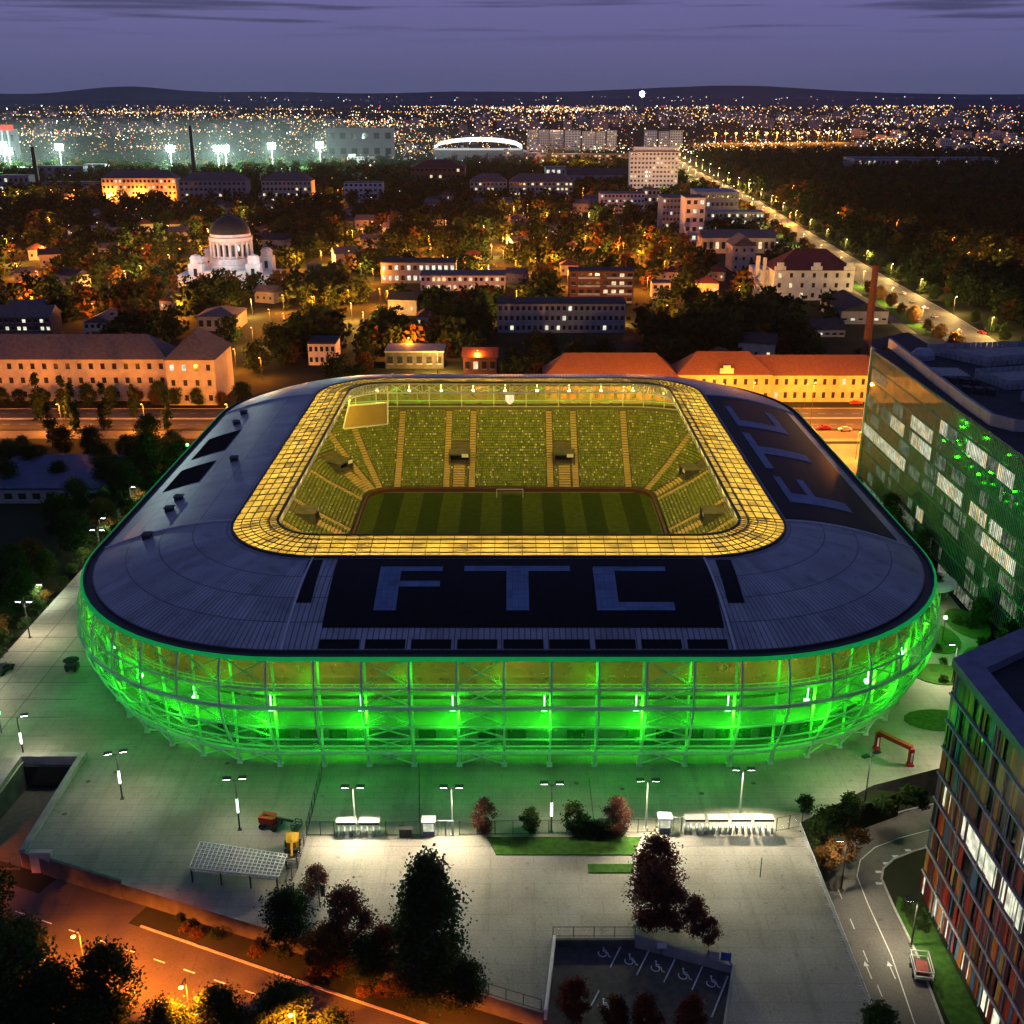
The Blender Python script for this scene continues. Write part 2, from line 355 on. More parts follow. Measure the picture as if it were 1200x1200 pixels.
# foreground street on its own level
SZ = -2.5
def kerbpt(x): return 123.9 - .415 * (x + 65.3)
b = MB(); b.prism([(-130, 151), (-97, 141), (-78.3, 141), (-78.3, 133), (-64.6, EDGE(-64.6)), (3.5, EDGE(3.5)), (3.5, 84), (6, 60), (-130, 60)], ST, SZ); struct(b, 'street_terrain', M['soil'])
def strip(name, pts, w0, w1, z, m, h=.0):
    """ribbon along pts, offset w0..w1 to the right of travel"""
    b = MB(); L = []
    for i, p in enumerate(pts):
        a = pts[max(i - 1, 0)]; c = pts[min(i + 1, len(pts) - 1)]
        d = Vector((c[0] - a[0], c[1] - a[1])).normalized(); nn = Vector((d.y, -d.x))
        L.append((p[0] + nn.x * w0, p[1] + nn.y * w0, p[0] + nn.x * w1, p[1] + nn.y * w1))
    for q, r in zip(L, L[1:]):
        if h: b.prism([(q[0], q[1]), (r[0], r[1]), (r[2], r[3]), (q[2], q[3])], z - .2, z + h)
        else: b.quad((q[0], q[1], z), (q[2], q[3], z), (r[2], r[3], z), (r[0], r[1], z))
    return struct(b, name, m)
ks = [(-130, kerbpt(-130)), (-49, kerbpt(-49) + .4), (-20, kerbpt(-20)), (3, kerbpt(3)), (6, kerbpt(6))]
strip('road', ks, 0, 13, SZ + .01, M['asphalt'])
strip('kerb', ks[1:], -.3, 0, SZ, M['kerb'], .14)
strip('road', [(-64, 126.2), (-57, 123.2), (-50, 120.0)], -2.2, 3.2, SZ + .005, M['asphalt'])
b = MB()
d = Vector((1, -.415)).normalized(); nn = Vector((d.y, -d.x))
for lane in (3.6, 9.0):
    for i in range(0, 26):
        p = Vector((-95, kerbpt(-95))) + d * i * 4.6 + nn * lane; q = p + d * 1.7
        b.quad((p.x - nn.x * .09, p.y - nn.y * .09, SZ + .02), (p.x + nn.x * .09, p.y + nn.y * .09, SZ + .02), (q.x + nn.x * .09, q.y + nn.y * .09, SZ + .02), (q.x - nn.x * .09, q.y - nn.y * .09, SZ + .02))
struct(b, 'road_marking', M['paint'])
# right hand access road at street level
rp_ = [(47.5, 84), (47.6, 104), (48.4, 115), (48.3, 125), (48.5, 131), (50.2, 135), (53.5, 138.2), (58, 140.5), (66, 143.5), (90, 150)]
strip('road', rp_, -4.0, 4.3, ST + .02, M['asphalt2'])
strip('kerb', rp_, -4.3, -4.0, ST, M['kerb'], .15)
strip('kerb', rp_, 4.3, 4.6, ST, M['kerb'], .15)
strip('road_marking', rp_, 1.0, 1.14, ST + .026, M['paint'])
b = MB()
for y in (90, 96, 102, 108, 114, 120, 126): b.box(46.0, 46.13, y, y + 2, ST + .024, ST + .028)
for x, y in ((52.5, 131.5), (54.2, 133.4), (56.1, 135), (58.4, 136.4), (51.8, 129)): b.box(x, x + .9, y, y + .5, ST + .024, ST + .028)
for x, y in ((45.6, 111), (48.6, 111)):
    b.box(x, x + .14, y, y + 2.2, ST + .03, ST + .034); b.add([(x - .3, y + 2.2, ST + .034), (x + .44, y + 2.2, ST + .034), (x + .07, y + 3.1, ST + .034)], [(0, 1, 2)])
struct(b, 'road_marking', M['paint'])
b = MB(); b.prism([(53, 84), (56.9, 84), (56.9, 124), (54, 126.5), (52.9, 124)], ST, ST + .14); struct(b, 'lawn', M['grass'])
b = MB(); b.prism([(-2.2, 129), (17, 129), (18.6, 133), (-3.6, 133)], .03, .18); b.prism([(10.5, 125.2), (16.6, 125.2), (17, 127), (10.5, 127)], .03, .16); struct(b, 'lawn', M['grass'])
b = MB(); b.prism([(42.5, 127), (44.5, 131), (47, 136.5), (52, 141), (60, 145), (56, 145.8), (42.5, 136.3)], ST + .03, -.6); struct(b, 'planted_bank_terrain', M['soil'])
# boulevard behind the stadium and avenue on the right
strip('road', [(-420, 371), (420, 373)], -13, 13, ST + .02, M['asphalt'])
strip('road', [(-420, 352), (420, 352)], -5, 4, ST + .016, M['asphalt2'])
strip('kerb', [(-420, 371), (420, 373)], -13.3, -13, ST, M['kerb'], .16)
strip('kerb', [(-420, 371), (420, 373)], -.6, .6, ST, M['kerb'], .2)
b = MB()
for i in range(-60, 60):
    for yy in (364.8, 378.6): b.box(i * 6, i * 6 + 2.6, yy, yy + .15, ST + .03, ST + .034)
struct(b, 'road_marking', M['paint'])
av = [(200, 400), (207, 470), (214, 560), (220, 700), (234, 950), (252, 1230), (262, 1640), (300, 2400)]
strip('road', av, -11, 11, ST + .024, M['asphalt2'])
strip('pavement', av, -19.5, -11.6, ST + .02, M['grass'])
strip('road', av, -26, -20, ST + .022, M['asphalt'])
strip('kerb', av, -11.3, -11, ST, M['kerb'], .15); strip('kerb', av, 11, 11.3, ST, M['kerb'], .15)
b = MB(); b.quad((98, 350, ST + .01), (130, 350, ST + .01), (130, 345, ST + .01), (98, 345, ST + .01)); b.quad((97.1, 342, ST + .008), (180, 342, ST + .008), (180, 300, ST + .008), (97.1, 300, ST + .008)); struct(b, 'pavement', M['plaza'])
# ------------------------------------------------------------------ stadium
HW, HD, RC = 76.4, 88.5, 42.0
def rr_at(s, hw, hd, r, off=0.):
    """point and normal at length s (m) round a rounded rectangle, from the near left corner's end, counter-clockwise"""
    a, c, q = 2 * (hw - r), 2 * (hd - r), PI * r / 2
    P = 2 * a + 2 * c + 4 * q; s %= P
    for k, (L, d, nrm, st) in enumerate(((a, (1, 0), (0, -1), (-hw + r, -hd)), (c, (0, 1), (1, 0), (hw, -hd + r)), (a, (-1, 0), (0, 1), (hw - r, hd)), (c, (0, -1), (-1, 0), (-hw, hd - r)))):
        if s <= L:
            return (CX + st[0] + d[0] * s + nrm[0] * off, CY + st[1] + d[1] * s + nrm[1] * off, nrm)
        s -= L
        if s <= q:
            t = s / r; a0 = -PI / 2 + k * PI / 2 + t
            cc = ((hw - r, -hd + r), (hw - r, hd - r), (-hw + r, hd - r), (-hw + r, -hd + r))[k]
            n_ = (math.cos(a0), math.sin(a0))
            return (CX + cc[0] + n_[0] * (r + off), CY + cc[1] + n_[1] * (r + off), n_)
        s -= q
    return (CX - hw + r, CY - hd - off, (0, -1))
def perim(hw, hd, r): return 4 * (hw - r) + 4 * (hd - r) + 2 * PI * r
PER = perim(HW, HD, RC)
NS, NC = 14, 16
def loop(hw, hd, r):
    """index-matched rounded rectangle for lofting: NS steps a side, NC a corner"""
    pts = []
    cs = [(-hw + r, -hd), (hw, -hd + r), (hw - r, hd), (-hw, hd - r)]; ce = [(hw - r, -hd), (hw, hd - r), (-hw + r, hd), (-hw, -hd + r)]
    cc = [(hw - r, -hd + r), (hw - r, hd - r), (-hw + r, hd - r), (-hw + r, -hd + r)]
    for k in range(4):
        for i in range(NS): t = i / NS; pts.append((cs[k][0] + (ce[k][0] - cs[k][0]) * t, cs[k][1] + (ce[k][1] - cs[k][1]) * t))
        for i in range(NC): a = -PI / 2 + k * PI / 2 + PI / 2 * i / NC; pts.append((cc[k][0] + r * math.cos(a), cc[k][1] + r * math.sin(a)))
    return [(CX + x, CY + y) for x, y in pts]
NP = 4 * (NS + NC)
IN1 = (50.6, 63.6, 17.5); IN2 = (42.2, 55.4, 9.0)
DK0 = (HW - 1.5, HD - 1.5, RC - 1.5)
def lerp(a, c, t): return tuple(x + (y - x) * t for x, y in zip(a, c))
def deck_z(t): return 21.3 + 5.3 * (1 - (1 - t) ** 1.8)
stad = empty('stadium', (CX, CY, 0), 'oval football stadium with blue sheet roof, glowing green net facade and yellow lit stands', 'stadium')
def loft(name, rings, mat, closed_uv=True, smooth=True, parent=stad):
    """rings: list of (list of (x, y), z)"""
    b = MB(); vl = 0
    for j, (L, z) in enumerate(rings):
        u = 0
        if j: vl += math.hypot(math.hypot(L[3][0] - rings[j - 1][0][3][0], L[3][1] - rings[j - 1][0][3][1]), z - rings[j - 1][1])
        L2 = L + [L[0]]
        for i, p in enumerate(L2):
            if i: u += math.hypot(rings[0][0][i % NP][0] - rings[0][0][i - 1][0], rings[0][0][i % NP][1] - rings[0][0][i - 1][1])
            b.v.append((p[0], p[1], z)); b.uv.append((u, vl))
    n = NP + 1
    for j in range(len(rings) - 1):
        for i in range(NP): b.f.append((j * n + i, j * n + i + 1, (j + 1) * n + i + 1, (j + 1) * n + i)); b.m.append(0)
    return b.build(name, mat, parent, smooth=smooth)
loft('roof_deck', [(loop(*lerp(DK0, IN1, t)), deck_z(t)) for t in [i / 16 for i in range(17)]], M['deck'])
loft('roof_gutter', [(loop(HW + .1, HD + .1, RC + .1), 20.7), (loop(HW + .1, HD + .1, RC + .1), 21.25), (loop(HW - .2, HD - .2, RC - .2), 21.25), (loop(HW - .3, HD - .3, RC - .3), 20.85), (loop(*lerp((HW, HD, RC), DK0, .95)), 20.9), (loop(*DK0), 21.32)], M['dsteel'], smooth=False)
loft('roof_soffit', [(loop(HW - .4, HD - .4, RC - .4), 20.6), (loop(HW - 12, HD - 12, RC - 12), 21.2), (loop(IN1[0] + .3, IN1[1] + .3, IN1[2]), 25.6), (loop(*IN1), 26.4)], M['conc'])
# translucent inner ring
def translucent_mat():
    m, nt, out = newmat('translucent_roof_sheet')
    c, f = noisecol(nt, (.6, .5, .28), (.38, .31, .16), .35, 6)
    d = N(nt, 'ShaderNodeBsdfDiffuse'); t = N(nt, 'ShaderNodeBsdfTranslucent'); gl = N(nt, 'ShaderNodeBsdfGlossy'); gl.inputs['Roughness'].default_value = .25
    gl.inputs[0].default_value = (.5, .5, .5, 1)
    nt.links.new(c, d.inputs[0]); nt.links.new(c, t.inputs[0])
    m1 = N(nt, 'ShaderNodeMixShader'); m1.inputs[0].default_value = .55; nt.links.new(d.outputs[0], m1.inputs[1]); nt.links.new(t.outputs[0], m1.inputs[2])
    m2 = N(nt, 'ShaderNodeMixShader'); m2.inputs[0].default_value = .06; nt.links.new(m1.outputs[0], m2.inputs[1]); nt.links.new(gl.outputs[0], m2.inputs[2])
    nt.links.new(m2.outputs[0], out.inputs[0]); return m
M['transl'] = translucent_mat()
def ring_z(t): return 26.75 + .75 * t
loft('glazed_roof', [(loop(*lerp(IN1, IN2, t)), ring_z(t)) for t in (0, .25, .5, .75, 1)], M['transl'], smooth=False)
b = MB()
L0, L1 = loop(*IN1), loop(*IN2)
for i in range(NP):
    nsub = 2 if (i % (NS + NC)) < NS else 1
    for k in range(nsub):
        t = k / nsub; j = (i + 1) % NP
        p = lerp(L0[i], L0[j], t); q = lerp(L1[i], L1[j], t)
        b.bar((*p, ring_z(0) + .06), (*q, ring_z(1) + .06), .11)
for t in (.01, .2, .4, .6, .8, .99):
    L = loop(*lerp(IN1, IN2, t)); w_ = .4 if t in (.01, .99) else .15
    for i in range(NP): b.bar((*L[i], ring_z(t) + .04), (*L[(i + 1) % NP], ring_z(t) + .04), w_)
b.build('glazing_frame', M['dsteel'], stad)
# purlins and trusses carrying the ring from below
b = MB()
T0 = loop(IN2[0] + .3, IN2[1] + .3, IN2[2] + .3); T1 = loop(IN2[0] + 2.2, IN2[1] + 2.2, IN2[2] + 2.2); T2 = loop(IN2[0] + 1.1, IN2[1] + 1.1, IN2[2] + 1.1)
for i in range(NP):
    j = (i + 1) % NP
    b.bar((*T0[i], 27.1), (*T0[j], 27.1), .2); b.bar((*T1[i], 26.9), (*T1[j], 26.9), .14); b.bar((*T2[i], 24.4), (*T2[j], 24.4), .34)
    b.bar((*T0[i], 27.1), (*T2[j], 24.4), .22); b.bar((*T2[i], 24.4), (*T0[i], 27.1), .22); b.bar((*T2[i], 24.4), (*T1[j], 26.9), .2)
b.build('roof_truss', M['steel'], stad)
# dark solar fields, letters, hatches on the deck: patches that follow the roof
def deck_pt(side, x, t, off):
    hw, hd, r = lerp(DK0, IN1, t); dz = (deck_z(min(t + .01, 1)) - deck_z(max(t - .01, 0))) / ((DK0[1] - IN1[1]) * (min(t + .01, 1) - max(t - .01, 0)))
    nl = math.hypot(1, dz); z = deck_z(t) + off / nl
    o_ = off * dz / nl
    if side == 'near': return (x, CY - hd - o_, z)
    if side == 'right': return (CX + hw + o_, x, z)
    if side == 'left': return (CX - hw - o_, x, z)
def patch(name, side, rects, mat, off=.12, nt_=10):
    b = MB()
    for x0, x1, t0, t1 in rects:
        n = max(2, int((t1 - t0) * nt_ * 2)); vs = []; uvs = []
        for j in range(n + 1):
            t = t0 + (t1 - t0) * j / n
            for x in (x0, x1): vs.append(deck_pt(side, x, t, off)); uvs.append((x, t * 24))
        o0 = len(b.v)
        top = [(2 * j, 2 * j + 1, 2 * j + 3, 2 * j + 2) for j in range(n)]
        b.add(vs, top); b.uv += uvs
        # edge skirt down to the deck so that the sheet has thickness
        low = []
        for j in range(n + 1):
            t = t0 + (t1 - t0) * j / n
            for x in (x0, x1): low.append(deck_pt(side, x, t, -.02))
        m_ = len(vs)
        sk = [(2 * j, 2 * j + 2, m_ + 2 * j + 2, m_ + 2 * j) for j in range(n)] + [(2 * j + 1, m_ + 2 * j + 1, m_ + 2 * j + 3, 2 * j + 3) for j in range(n)] + [(0, m_, m_ + 1, 1), (2 * n, 2 * n + 1, m_ + 2 * n + 1, m_ + 2 * n)]
        b.add(vs + low, sk); b.uv += uvs + uvs
    return b.build(name, mat, stad)
patch('solar_field', 'near', [(-29.4, 32.8, .185, .975)], M['solar'], .1)
def letters(side, k, x0, off=.16):
    X = lambda a: x0 + a * k
    patch('letter', side, [(X(-21.8), X(-18.3), .34, .845), (X(-18.3), X(-11.5), .785, .845), (X(-18.3), X(-11.7), .59, .655)], M['letter'], off)
    patch('letter', side, [(X(-7.9), X(9.6), .785, .855), (X(-.9), X(2.7), .34, .785)], M['letter'], off)
    patch('letter', side, [(X(13.4), X(16.9), .34, .845), (X(16.9), X(25.4), .785, .845), (X(16.9), X(25.7), .34, .42)], M['letter'], off)
letters('near', 1, 0)
for i in range(9): patch('solar_panel', 'near', [(-29.4 + 7.02 * i, -29.4 + 7.02 * i + 6.1, -.0 + .012, .085)], M['solar'], .1)
for x0, x1 in ((-34.3, -31.9), (34.3, 36.9)): patch('solar_panel', 'near', [(x0, x1, .42, .96)], M['solar'], .1)
patch('solar_field', 'right', [(192, 282, .10, .97)], M['solar'], .1)
letters('right', 1.5, 234)
M['hatch'] = pm('roof_hatch_mesh', (.012, .012, .013), (.03, .03, .032), 2.2, 1, spec=0)
patch('roof_hatch', 'left', [(241, 257, .10, .42)], M['hatch'], .1); patch('roof_hatch', 'left', [(219, 233, .10, .42)], M['hatch'], .1)
for x, t in ((209, .36), (202.5, .36), (188.5, .36), (230, .62), (265, .3), (275, .28)):
    p = deck_pt('left', x, t, 0); b = MB(); b.box(p[0] - .7, p[0] + .7, p[1] - .8, p[1] + .8, p[2] - .3, p[2] + .7); b.box(p[0] - .9, p[0] + .9, p[1] - 1, p[1] + 1, p[2] + .703, p[2] + .85)
    b.build('roof_vent', M['dsteel'], stad)
# raised seams where the roof changes from straight to curved
for i in (0, NS, NS + NC, 2 * NS + NC, 2 * NS + 2 * NC, 3 * NS + 2 * NC, 3 * NS + 3 * NC, 4 * NS + 3 * NC):
    b = MB()
    for k in range(10):
        p = loop(*lerp(DK0, IN1, k / 10))[i]; q = loop(*lerp(DK0, IN1, (k + 1) / 10))[i]
        b.bar((*p, deck_z(k / 10) + .05), (*q, deck_z((k + 1) / 10) + .05), .35)
    b.build('roof_seam', M['steel'], stad)
# ---- facade: net skin, ribs, ring beams, braces, columns
PROF = [(20.9, 0.0), (18.6, .9), (16.4, 1.35), (13, 1.6), (9.6, 1.0), (6.4, -.3), (4.6, -1.2), (3.0, -2.3)]
def prof_off(z):
    for (za, oa), (zb, ob) in zip(PROF, PROF[1:]):
        if zb <= z <= za: return ob + (oa - ob) * (z - zb) / (za - zb)
    return PROF[0][1] if z > PROF[0][0] else PROF[-1][1]
loft('facade_net', [(loop(HW + o, HD + o, RC + o), z) for z, o in PROF], M['net'])
nrib = 82; sp_ = PER / nrib
s0 = (HW - RC) - 0.6 - .5 * 0   # a rib on the axis of the near side
for k in range(nrib):
    b = MB(); pts = []
    for z in (20.9, 19, 17, 15, 13, 11, 9, 7, 5, 3):
        x, y, n_ = rr_at(s0 + k * sp_, HW, HD, RC, prof_off(z) + .12); pts.append((x, y, z))
    for a, c in zip(pts, pts[1:]): b.bar(a, c, .3)
    x, y, n_ = rr_at(s0 + k * sp_, HW, HD, RC, -2.9); b.bar(pts[-1], (x, y, 0), .42); b.box(x - .45, x + .45, y - .45, y + .45, 0, .35)
    x2, y2, n_ = rr_at(s0 + k * sp_, HW, HD, RC, -2.6); b.bar((x2, y2, 0), (x2, y2, 20), .34)
    b.build('facade_rib', M['fsteel'], stad)
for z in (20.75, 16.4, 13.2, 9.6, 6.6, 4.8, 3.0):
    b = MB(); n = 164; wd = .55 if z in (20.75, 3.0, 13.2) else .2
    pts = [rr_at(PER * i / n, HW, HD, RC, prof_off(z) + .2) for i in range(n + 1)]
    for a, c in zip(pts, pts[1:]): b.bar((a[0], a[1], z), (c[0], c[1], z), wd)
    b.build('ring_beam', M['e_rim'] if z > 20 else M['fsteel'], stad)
for k in range(nrib):
    front = (k in (3, 75 + 4, 79, 76 + 3)) or k % 6 == 3 or 6 < k % 82 < 14 or 68 < k % 82 < 77
    if not front: continue
    b = MB(); zs = (20.4, 16.4, 13.2, 9.6, 6.6, 3.0, .3)
    for za, zb in zip(zs, zs[1:]):
        oa, ob = prof_off(za) - .5, prof_off(zb) - .5 if zb > 1 else -2.9
        A = rr_at(s0 + k * sp_, HW, HD, RC, oa); B = rr_at(s0 + (k + 1) * sp_, HW, HD, RC, oa); Cc = rr_at(s0 + k * sp_, HW, HD, RC, ob); D = rr_at(s0 + (k + 1) * sp_, HW, HD, RC, ob)
        b.bar((A[0], A[1], za), (D[0], D[1], zb), .2); b.bar((B[0], B[1], za), (Cc[0], Cc[1], zb), .2)
    b.build('facade_brace', M['fsteel'], stad)
# ---- core: bowl back wall, concourse slabs, upper gallery
corec = pm('core_concrete', (.3, .32, .29), (.2, .22, .2), .25, .85)
gal = pm('gallery_wall', (.5, .36, .18), (.34, .2, .09), .12, .85)
def LP(o): return loop(HW + o, HD + o, RC + o)
loft('core_wall', [(LP(-10), 0), (LP(-10), 6.4), (LP(-4.3), 12.2), (LP(-4.3), 13.2)], corec, smooth=False)
loft('concourse_slab', [(LP(-4.3), 13.2), (LP(-2.2), 13.2), (LP(-2.2), 13.75), (LP(-4.3), 13.75)], corec, smooth=False)
loft('concourse_slab', [(LP(-10), 5.6), (LP(-4.6), 5.6), (LP(-4.6), 6.0), (LP(-10), 6.0)], corec, smooth=False)
M['galglass'] = mixsurf('gallery_glazing', .42, (.42, .30, .14), .4)
loft('gallery_glazing', [(LP(-4.2), 13.75), (LP(-4.2), 20.6)], M['galglass'], smooth=False)
b = MB(); n = 164
for z, o in ((15.0, -2.3), (14.4, -2.3)):
    pts = [rr_at(PER * i / n, HW, HD, RC, o) for i in range(n + 1)]
    for a, c in zip(pts, pts[1:]): b.bar((a[0], a[1], z), (c[0], c[1], z), .12)
for i in range(0, 2 * n):
    a = rr_at(PER * i / n / 2, HW, HD, RC, -2.3); b.bar((a[0], a[1], 13.9), (a[0], a[1], 15), .09)
b.build('gallery_railing', M['steel'], stad)
b = MB(); rr_ = random.Random(5)
for i in range(120):
    a = rr_at(PER * i / 120, HW, HD, RC, -9.93); c = rr_at(PER * (i + .6) / 120, HW, HD, RC, -9.93)
    if rr_.random() < .75: b.quad((a[0], a[1], .1), (c[0], c[1], .1), (c[0], c[1], 2.8), (a[0], a[1], 2.8))
b.build('ground_floor_glazing', M['glassdark'], stad)
# green floodlights behind the net, plus added lights that have no fixture
s1 = s0 + .5 * sp_
for k in range(0, nrib, 2):
    A = rr_at(s0 + (k + 1.0) * sp_ - .9, HW, HD, RC, -3.2); n_ = A[2]
    b = MB(); b.box(-.4, .4, -.4, .4, -.25, .25); b.bar((0, 0, .25), (0, 0, 2.6), .12)
    o = b.build('facade_floodlight', M['e_green'], stad, world=False); o.location = Vector((A[0], A[1], 10.2)) - stad.location
    A2 = rr_at(s0 + (k + 1.0) * sp_ - .9, HW, HD, RC, -1.5)
    light('SPOT', (A2[0], A2[1], 10.2), GREEN, 4600, stad, .3, 172, .25, aim=(A2[0] - A2[2][0], A2[1] - A2[2][1], 10.3))
    A3 = rr_at(s0 + (k + 2.0) * sp_ - .9, HW, HD, RC, -.6); light('POINT', (A3[0], A3[1], 17.2), GREEN, 380, stad, .3)  # added light without fixture, turns the upper ribs green
    for kk, zz in ((1, 7.0), (1, 12.2), (2, 5.0), (2, 11.0)):
        A4 = rr_at(s0 + (k + kk - .1) * sp_, HW, HD, RC, prof_off(zz) - .9); light('POINT', (A4[0], A4[1], zz), GREEN, 110, stad, .3)  # added small lights close behind the net, greening net and ribs
    A6 = rr_at(s0 + (k + 1.0) * sp_ - .9, HW, HD, RC, prof_off(10.2) - .9); light('POINT', (A6[0], A6[1], 10.2), GREEN, 900, stad, .25)  # added light near the net for the floodlight's hot spot
    A5 = rr_at(s0 + (k + 1.0) * sp_ - .9, HW, HD, RC, 3.2); light('POINT', (A5[0], A5[1], 9.8), GREEN, 330, stad, .3)  # added light outside the net, brightens hot spots and ribs
for k in range(0, nrib, 6):
    A = rr_at(s0 + (k + .3) * sp_, HW, HD, RC, -6); light('POINT', (A[0], A[1], 19.3), (1, .5, .12), 700, stad, .3)
# ---- seating bowl
BZ = -4.75
B0 = (40.6, 59.4, 7.0)
rows = []                                           # (offset, z) of every tread
off, z = 0., BZ + 1.1
NR = 30
for i in range(NR): rows.append((off, z)); off += .80; z += .56 if i > 10 else .46
TOPO, TOPZ = off, z
rings = [(loop(*B0), BZ - .02)]
for o, z_ in rows: rings += [(loop(B0[0] + o, B0[1] + o, B0[2] + o), z_), (loop(B0[0] + o + .8, B0[1] + o + .8, B0[2] + o + .8), z_)]
rings += [(loop(B0[0] + TOPO, B0[1] + TOPO, B0[2] + TOPO), TOPZ + 1.0), (loop(B0[0] + TOPO + .2, B0[1] + TOPO + .2, B0[2] + TOPO + .2), TOPZ + 1.0), (loop(B0[0] + TOPO + .2, B0[1] + TOPO + .2, B0[2] + TOPO + .2), TOPZ - .8), (loop(B0[0] + TOPO + .9, B0[1] + TOPO + .9, B0[2] + TOPO + .9), TOPZ - .8)]
loft('seating_terrace', rings, M['stepc'], smooth=False)
# stairs: positions given as length along the front edge of the bowl
AIS = []
PB = perim(*B0)
near_l = 2 * (B0[0] - B0[2]); side_l = 2 * (B0[1] - B0[2]); cq = PI * B0[2] / 2
def far_s(x): return near_l + cq + side_l + cq + (CX + B0[0] - B0[2] - x)
for px in (383, 467, 727, 811): AIS.append(far_s((400 + px / 3 - 600) / 1300 * 335))
AIS += [far_s(-32.5), far_s(33), far_s(-37.5)]
for f in (.03, .25, .40, .62, .75, .97): AIS.append(near_l + cq + side_l * f); AIS.append(near_l + 3 * cq + near_l + side_l + side_l * (f - 0))
AIS += [near_l + cq * .5, near_l + cq * 1.5 + side_l, near_l * 2 + side_l + cq * 2.5, near_l * .2, near_l * .4, near_l * .6, near_l * .8]
def at_row(s, o):
    x, y, n_ = rr_at(s, *B0, off=o); return x, y, n_
for s in AIS:
    b = MB()
    for (o, z_), (o2, z2) in zip(rows, rows[1:] + [(TOPO, TOPZ)]):
        for h, zz in ((0, z_ + .12), (.4, z_ + .36)):
            x, y, n_ = at_row(s, o + h + .02); t = (-n_[1], n_[0])
            x2, y2 = x + n_[0] * .45, y + n_[1] * .45
            w_ = .85
            ring = [(x - t[0] * w_, y - t[1] * w_), (x + t[0] * w_, y + t[1] * w_), (x2 + t[0] * w_, y2 + t[1] * w_), (x2 - t[0] * w_, y2 - t[1] * w_)]
            b.prism(ring, z_ - .2, zz)
    b.build('stair', M['aisle'], stad)
# vomitories in the far and side stands: dark openings with a lit sign board
VOM = [far_s((400 + px / 3 - 600) / 1300 * 335) for px in (424, 775)] + [far_s(-40.5) + 1, far_s(41) - 2] + [near_l + cq + side_l * f for f in (.3, .7)] + [near_l * 2 + 3 * cq + side_l * (1 + f) for f in (.3, .7)]
for s in VOM:
    b = MB(); x, y, n_ = at_row(s, 7.2); t = (-n_[1], n_[0]); zb = rows[9][1]
    def pt(a, d, z): return (x + t[0] * a + n_[0] * d, y + t[1] * a + n_[1] * d, z)
    for a0, a1 in ((-3.1, -2.7), (2.7, 3.1)):
        b.add([pt(a0, 0, zb), pt(a1, 0, zb), pt(a1, 5, zb), pt(a0, 5, zb), pt(a0, 0, zb + 3.3), pt(a1, 0, zb + 3.3), pt(a1, 5, zb + 3.3), pt(a0, 5, zb + 3.3)], [(0, 1, 5, 4), (4, 5, 6, 7), (0, 4, 7, 3), (1, 2, 6, 5)])
    b.add([pt(-3.1, 0, zb + 2.9), pt(3.1, 0, zb + 2.9), pt(3.1, 5, zb + 2.9), pt(-3.1, 5, zb + 2.9), pt(-3.1, 0, zb + 3.4), pt(3.1, 0, zb + 3.4), pt(3.1, 5, zb + 3.4), pt(-3.1, 5, zb + 3.4)], [(0, 1, 5, 4), (4, 5, 6, 7), (0, 3, 2, 1)])
    b.add([pt(-2.7, 2.2, zb - .4), pt(2.7, 2.2, zb - .4), pt(2.7, 2.2, zb + 2.9), pt(-2.7, 2.2, zb + 2.9)], [(0, 1, 2, 3)], 1)
    b.add([pt(-2.6, -.05, zb + 2.3), pt(-.7, -.05, zb + 2.3), pt(-.7, -.05, zb + 3.3), pt(-2.6, -.05, zb + 3.3)], [(0, 1, 2, 3)], 2)
    b.build('stand_entrance', [M['dconc'], M['glassdark'], M['signwhite']], stad)
    # stairway from the entrance down to the pitch
    b = MB()
    for (o, z_) in rows[:9]:
        xx, yy, nn_ = at_row(s, o + .02); x2, y2 = xx + nn_[0] * .8, yy + nn_[1] * .8
        b.prism([(xx - t[0] * 1.6, yy - t[1] * 1.6), (xx + t[0] * 1.6, yy + t[1] * 1.6), (x2 + t[0] * 1.6, y2 + t[1] * 1.6), (x2 - t[0] * 1.6, y2 - t[1] * 1.6)], z_ - .2, z_ + .3)
    b.build('stair', M['aisle'], stad)
# every single seat of the bowl
rs = random.Random(11); b = MB(); sv = []; sf = []; sm = []
AIS_ALL = [(a, 1.15, 0, 99) for a in AIS] + [(a, 3.3, 8, 17) for a in VOM] + [(a, 1.9, 0, 9) for a in VOM]
for ri, (o, z_) in enumerate(rows):
    P_ = perim(B0[0] + o, B0[1] + o, B0[2] + o); q = PI / 2 * (B0[2] + o)
    blocks = [a for a in AIS_ALL if a[2] <= ri <= a[3]]
    ex = [(rr_at(a[0], *B0, off=o)[:2], a[1]) for a in blocks]
    n = int(P_ / .52)
    for k in range(n):
        s = P_ * k / n
        hw, hd, r = B0[0] + o, B0[1] + o, B0[2] + o
        x, y, n_ = rr_at(s, hw, hd, r, .3)
        if y < CY - 42 and abs(x) < 36: continue            # wholly under the near roof
        bad = False
        for (ax, ay), rad in ex:
            if abs(ax - x) < rad + 2 and abs(ay - y) < rad + 2 and math.hypot(ax - x, ay - y) < rad: bad = True; break
        if bad: continue
        t = (-n_[1], n_[0]); mi = rs.choices((0, 1, 2), (60, 33, 7))[0]
        i0 = len(sv); w_ = .2
        def P3(a, d, zz): return (x + t[0] * a + n_[0] * d, y + t[1] * a + n_[1] * d, zz)
        # squab and tilted back
        sv += [P3(-w_, -.2, z_ + .42), P3(w_, -.2, z_ + .42), P3(w_, .2, z_ + .38), P3(-w_, .2, z_ + .38), P3(w_, .3, z_ + .8), P3(-w_, .3, z_ + .8)]
        sf += [(i0, i0 + 1, i0 + 2, i0 + 3), (i0 + 3, i0 + 2, i0 + 4, i0 + 5)]; sm += [mi, mi]
b.v = sv; b.f = sf; b.m = sm
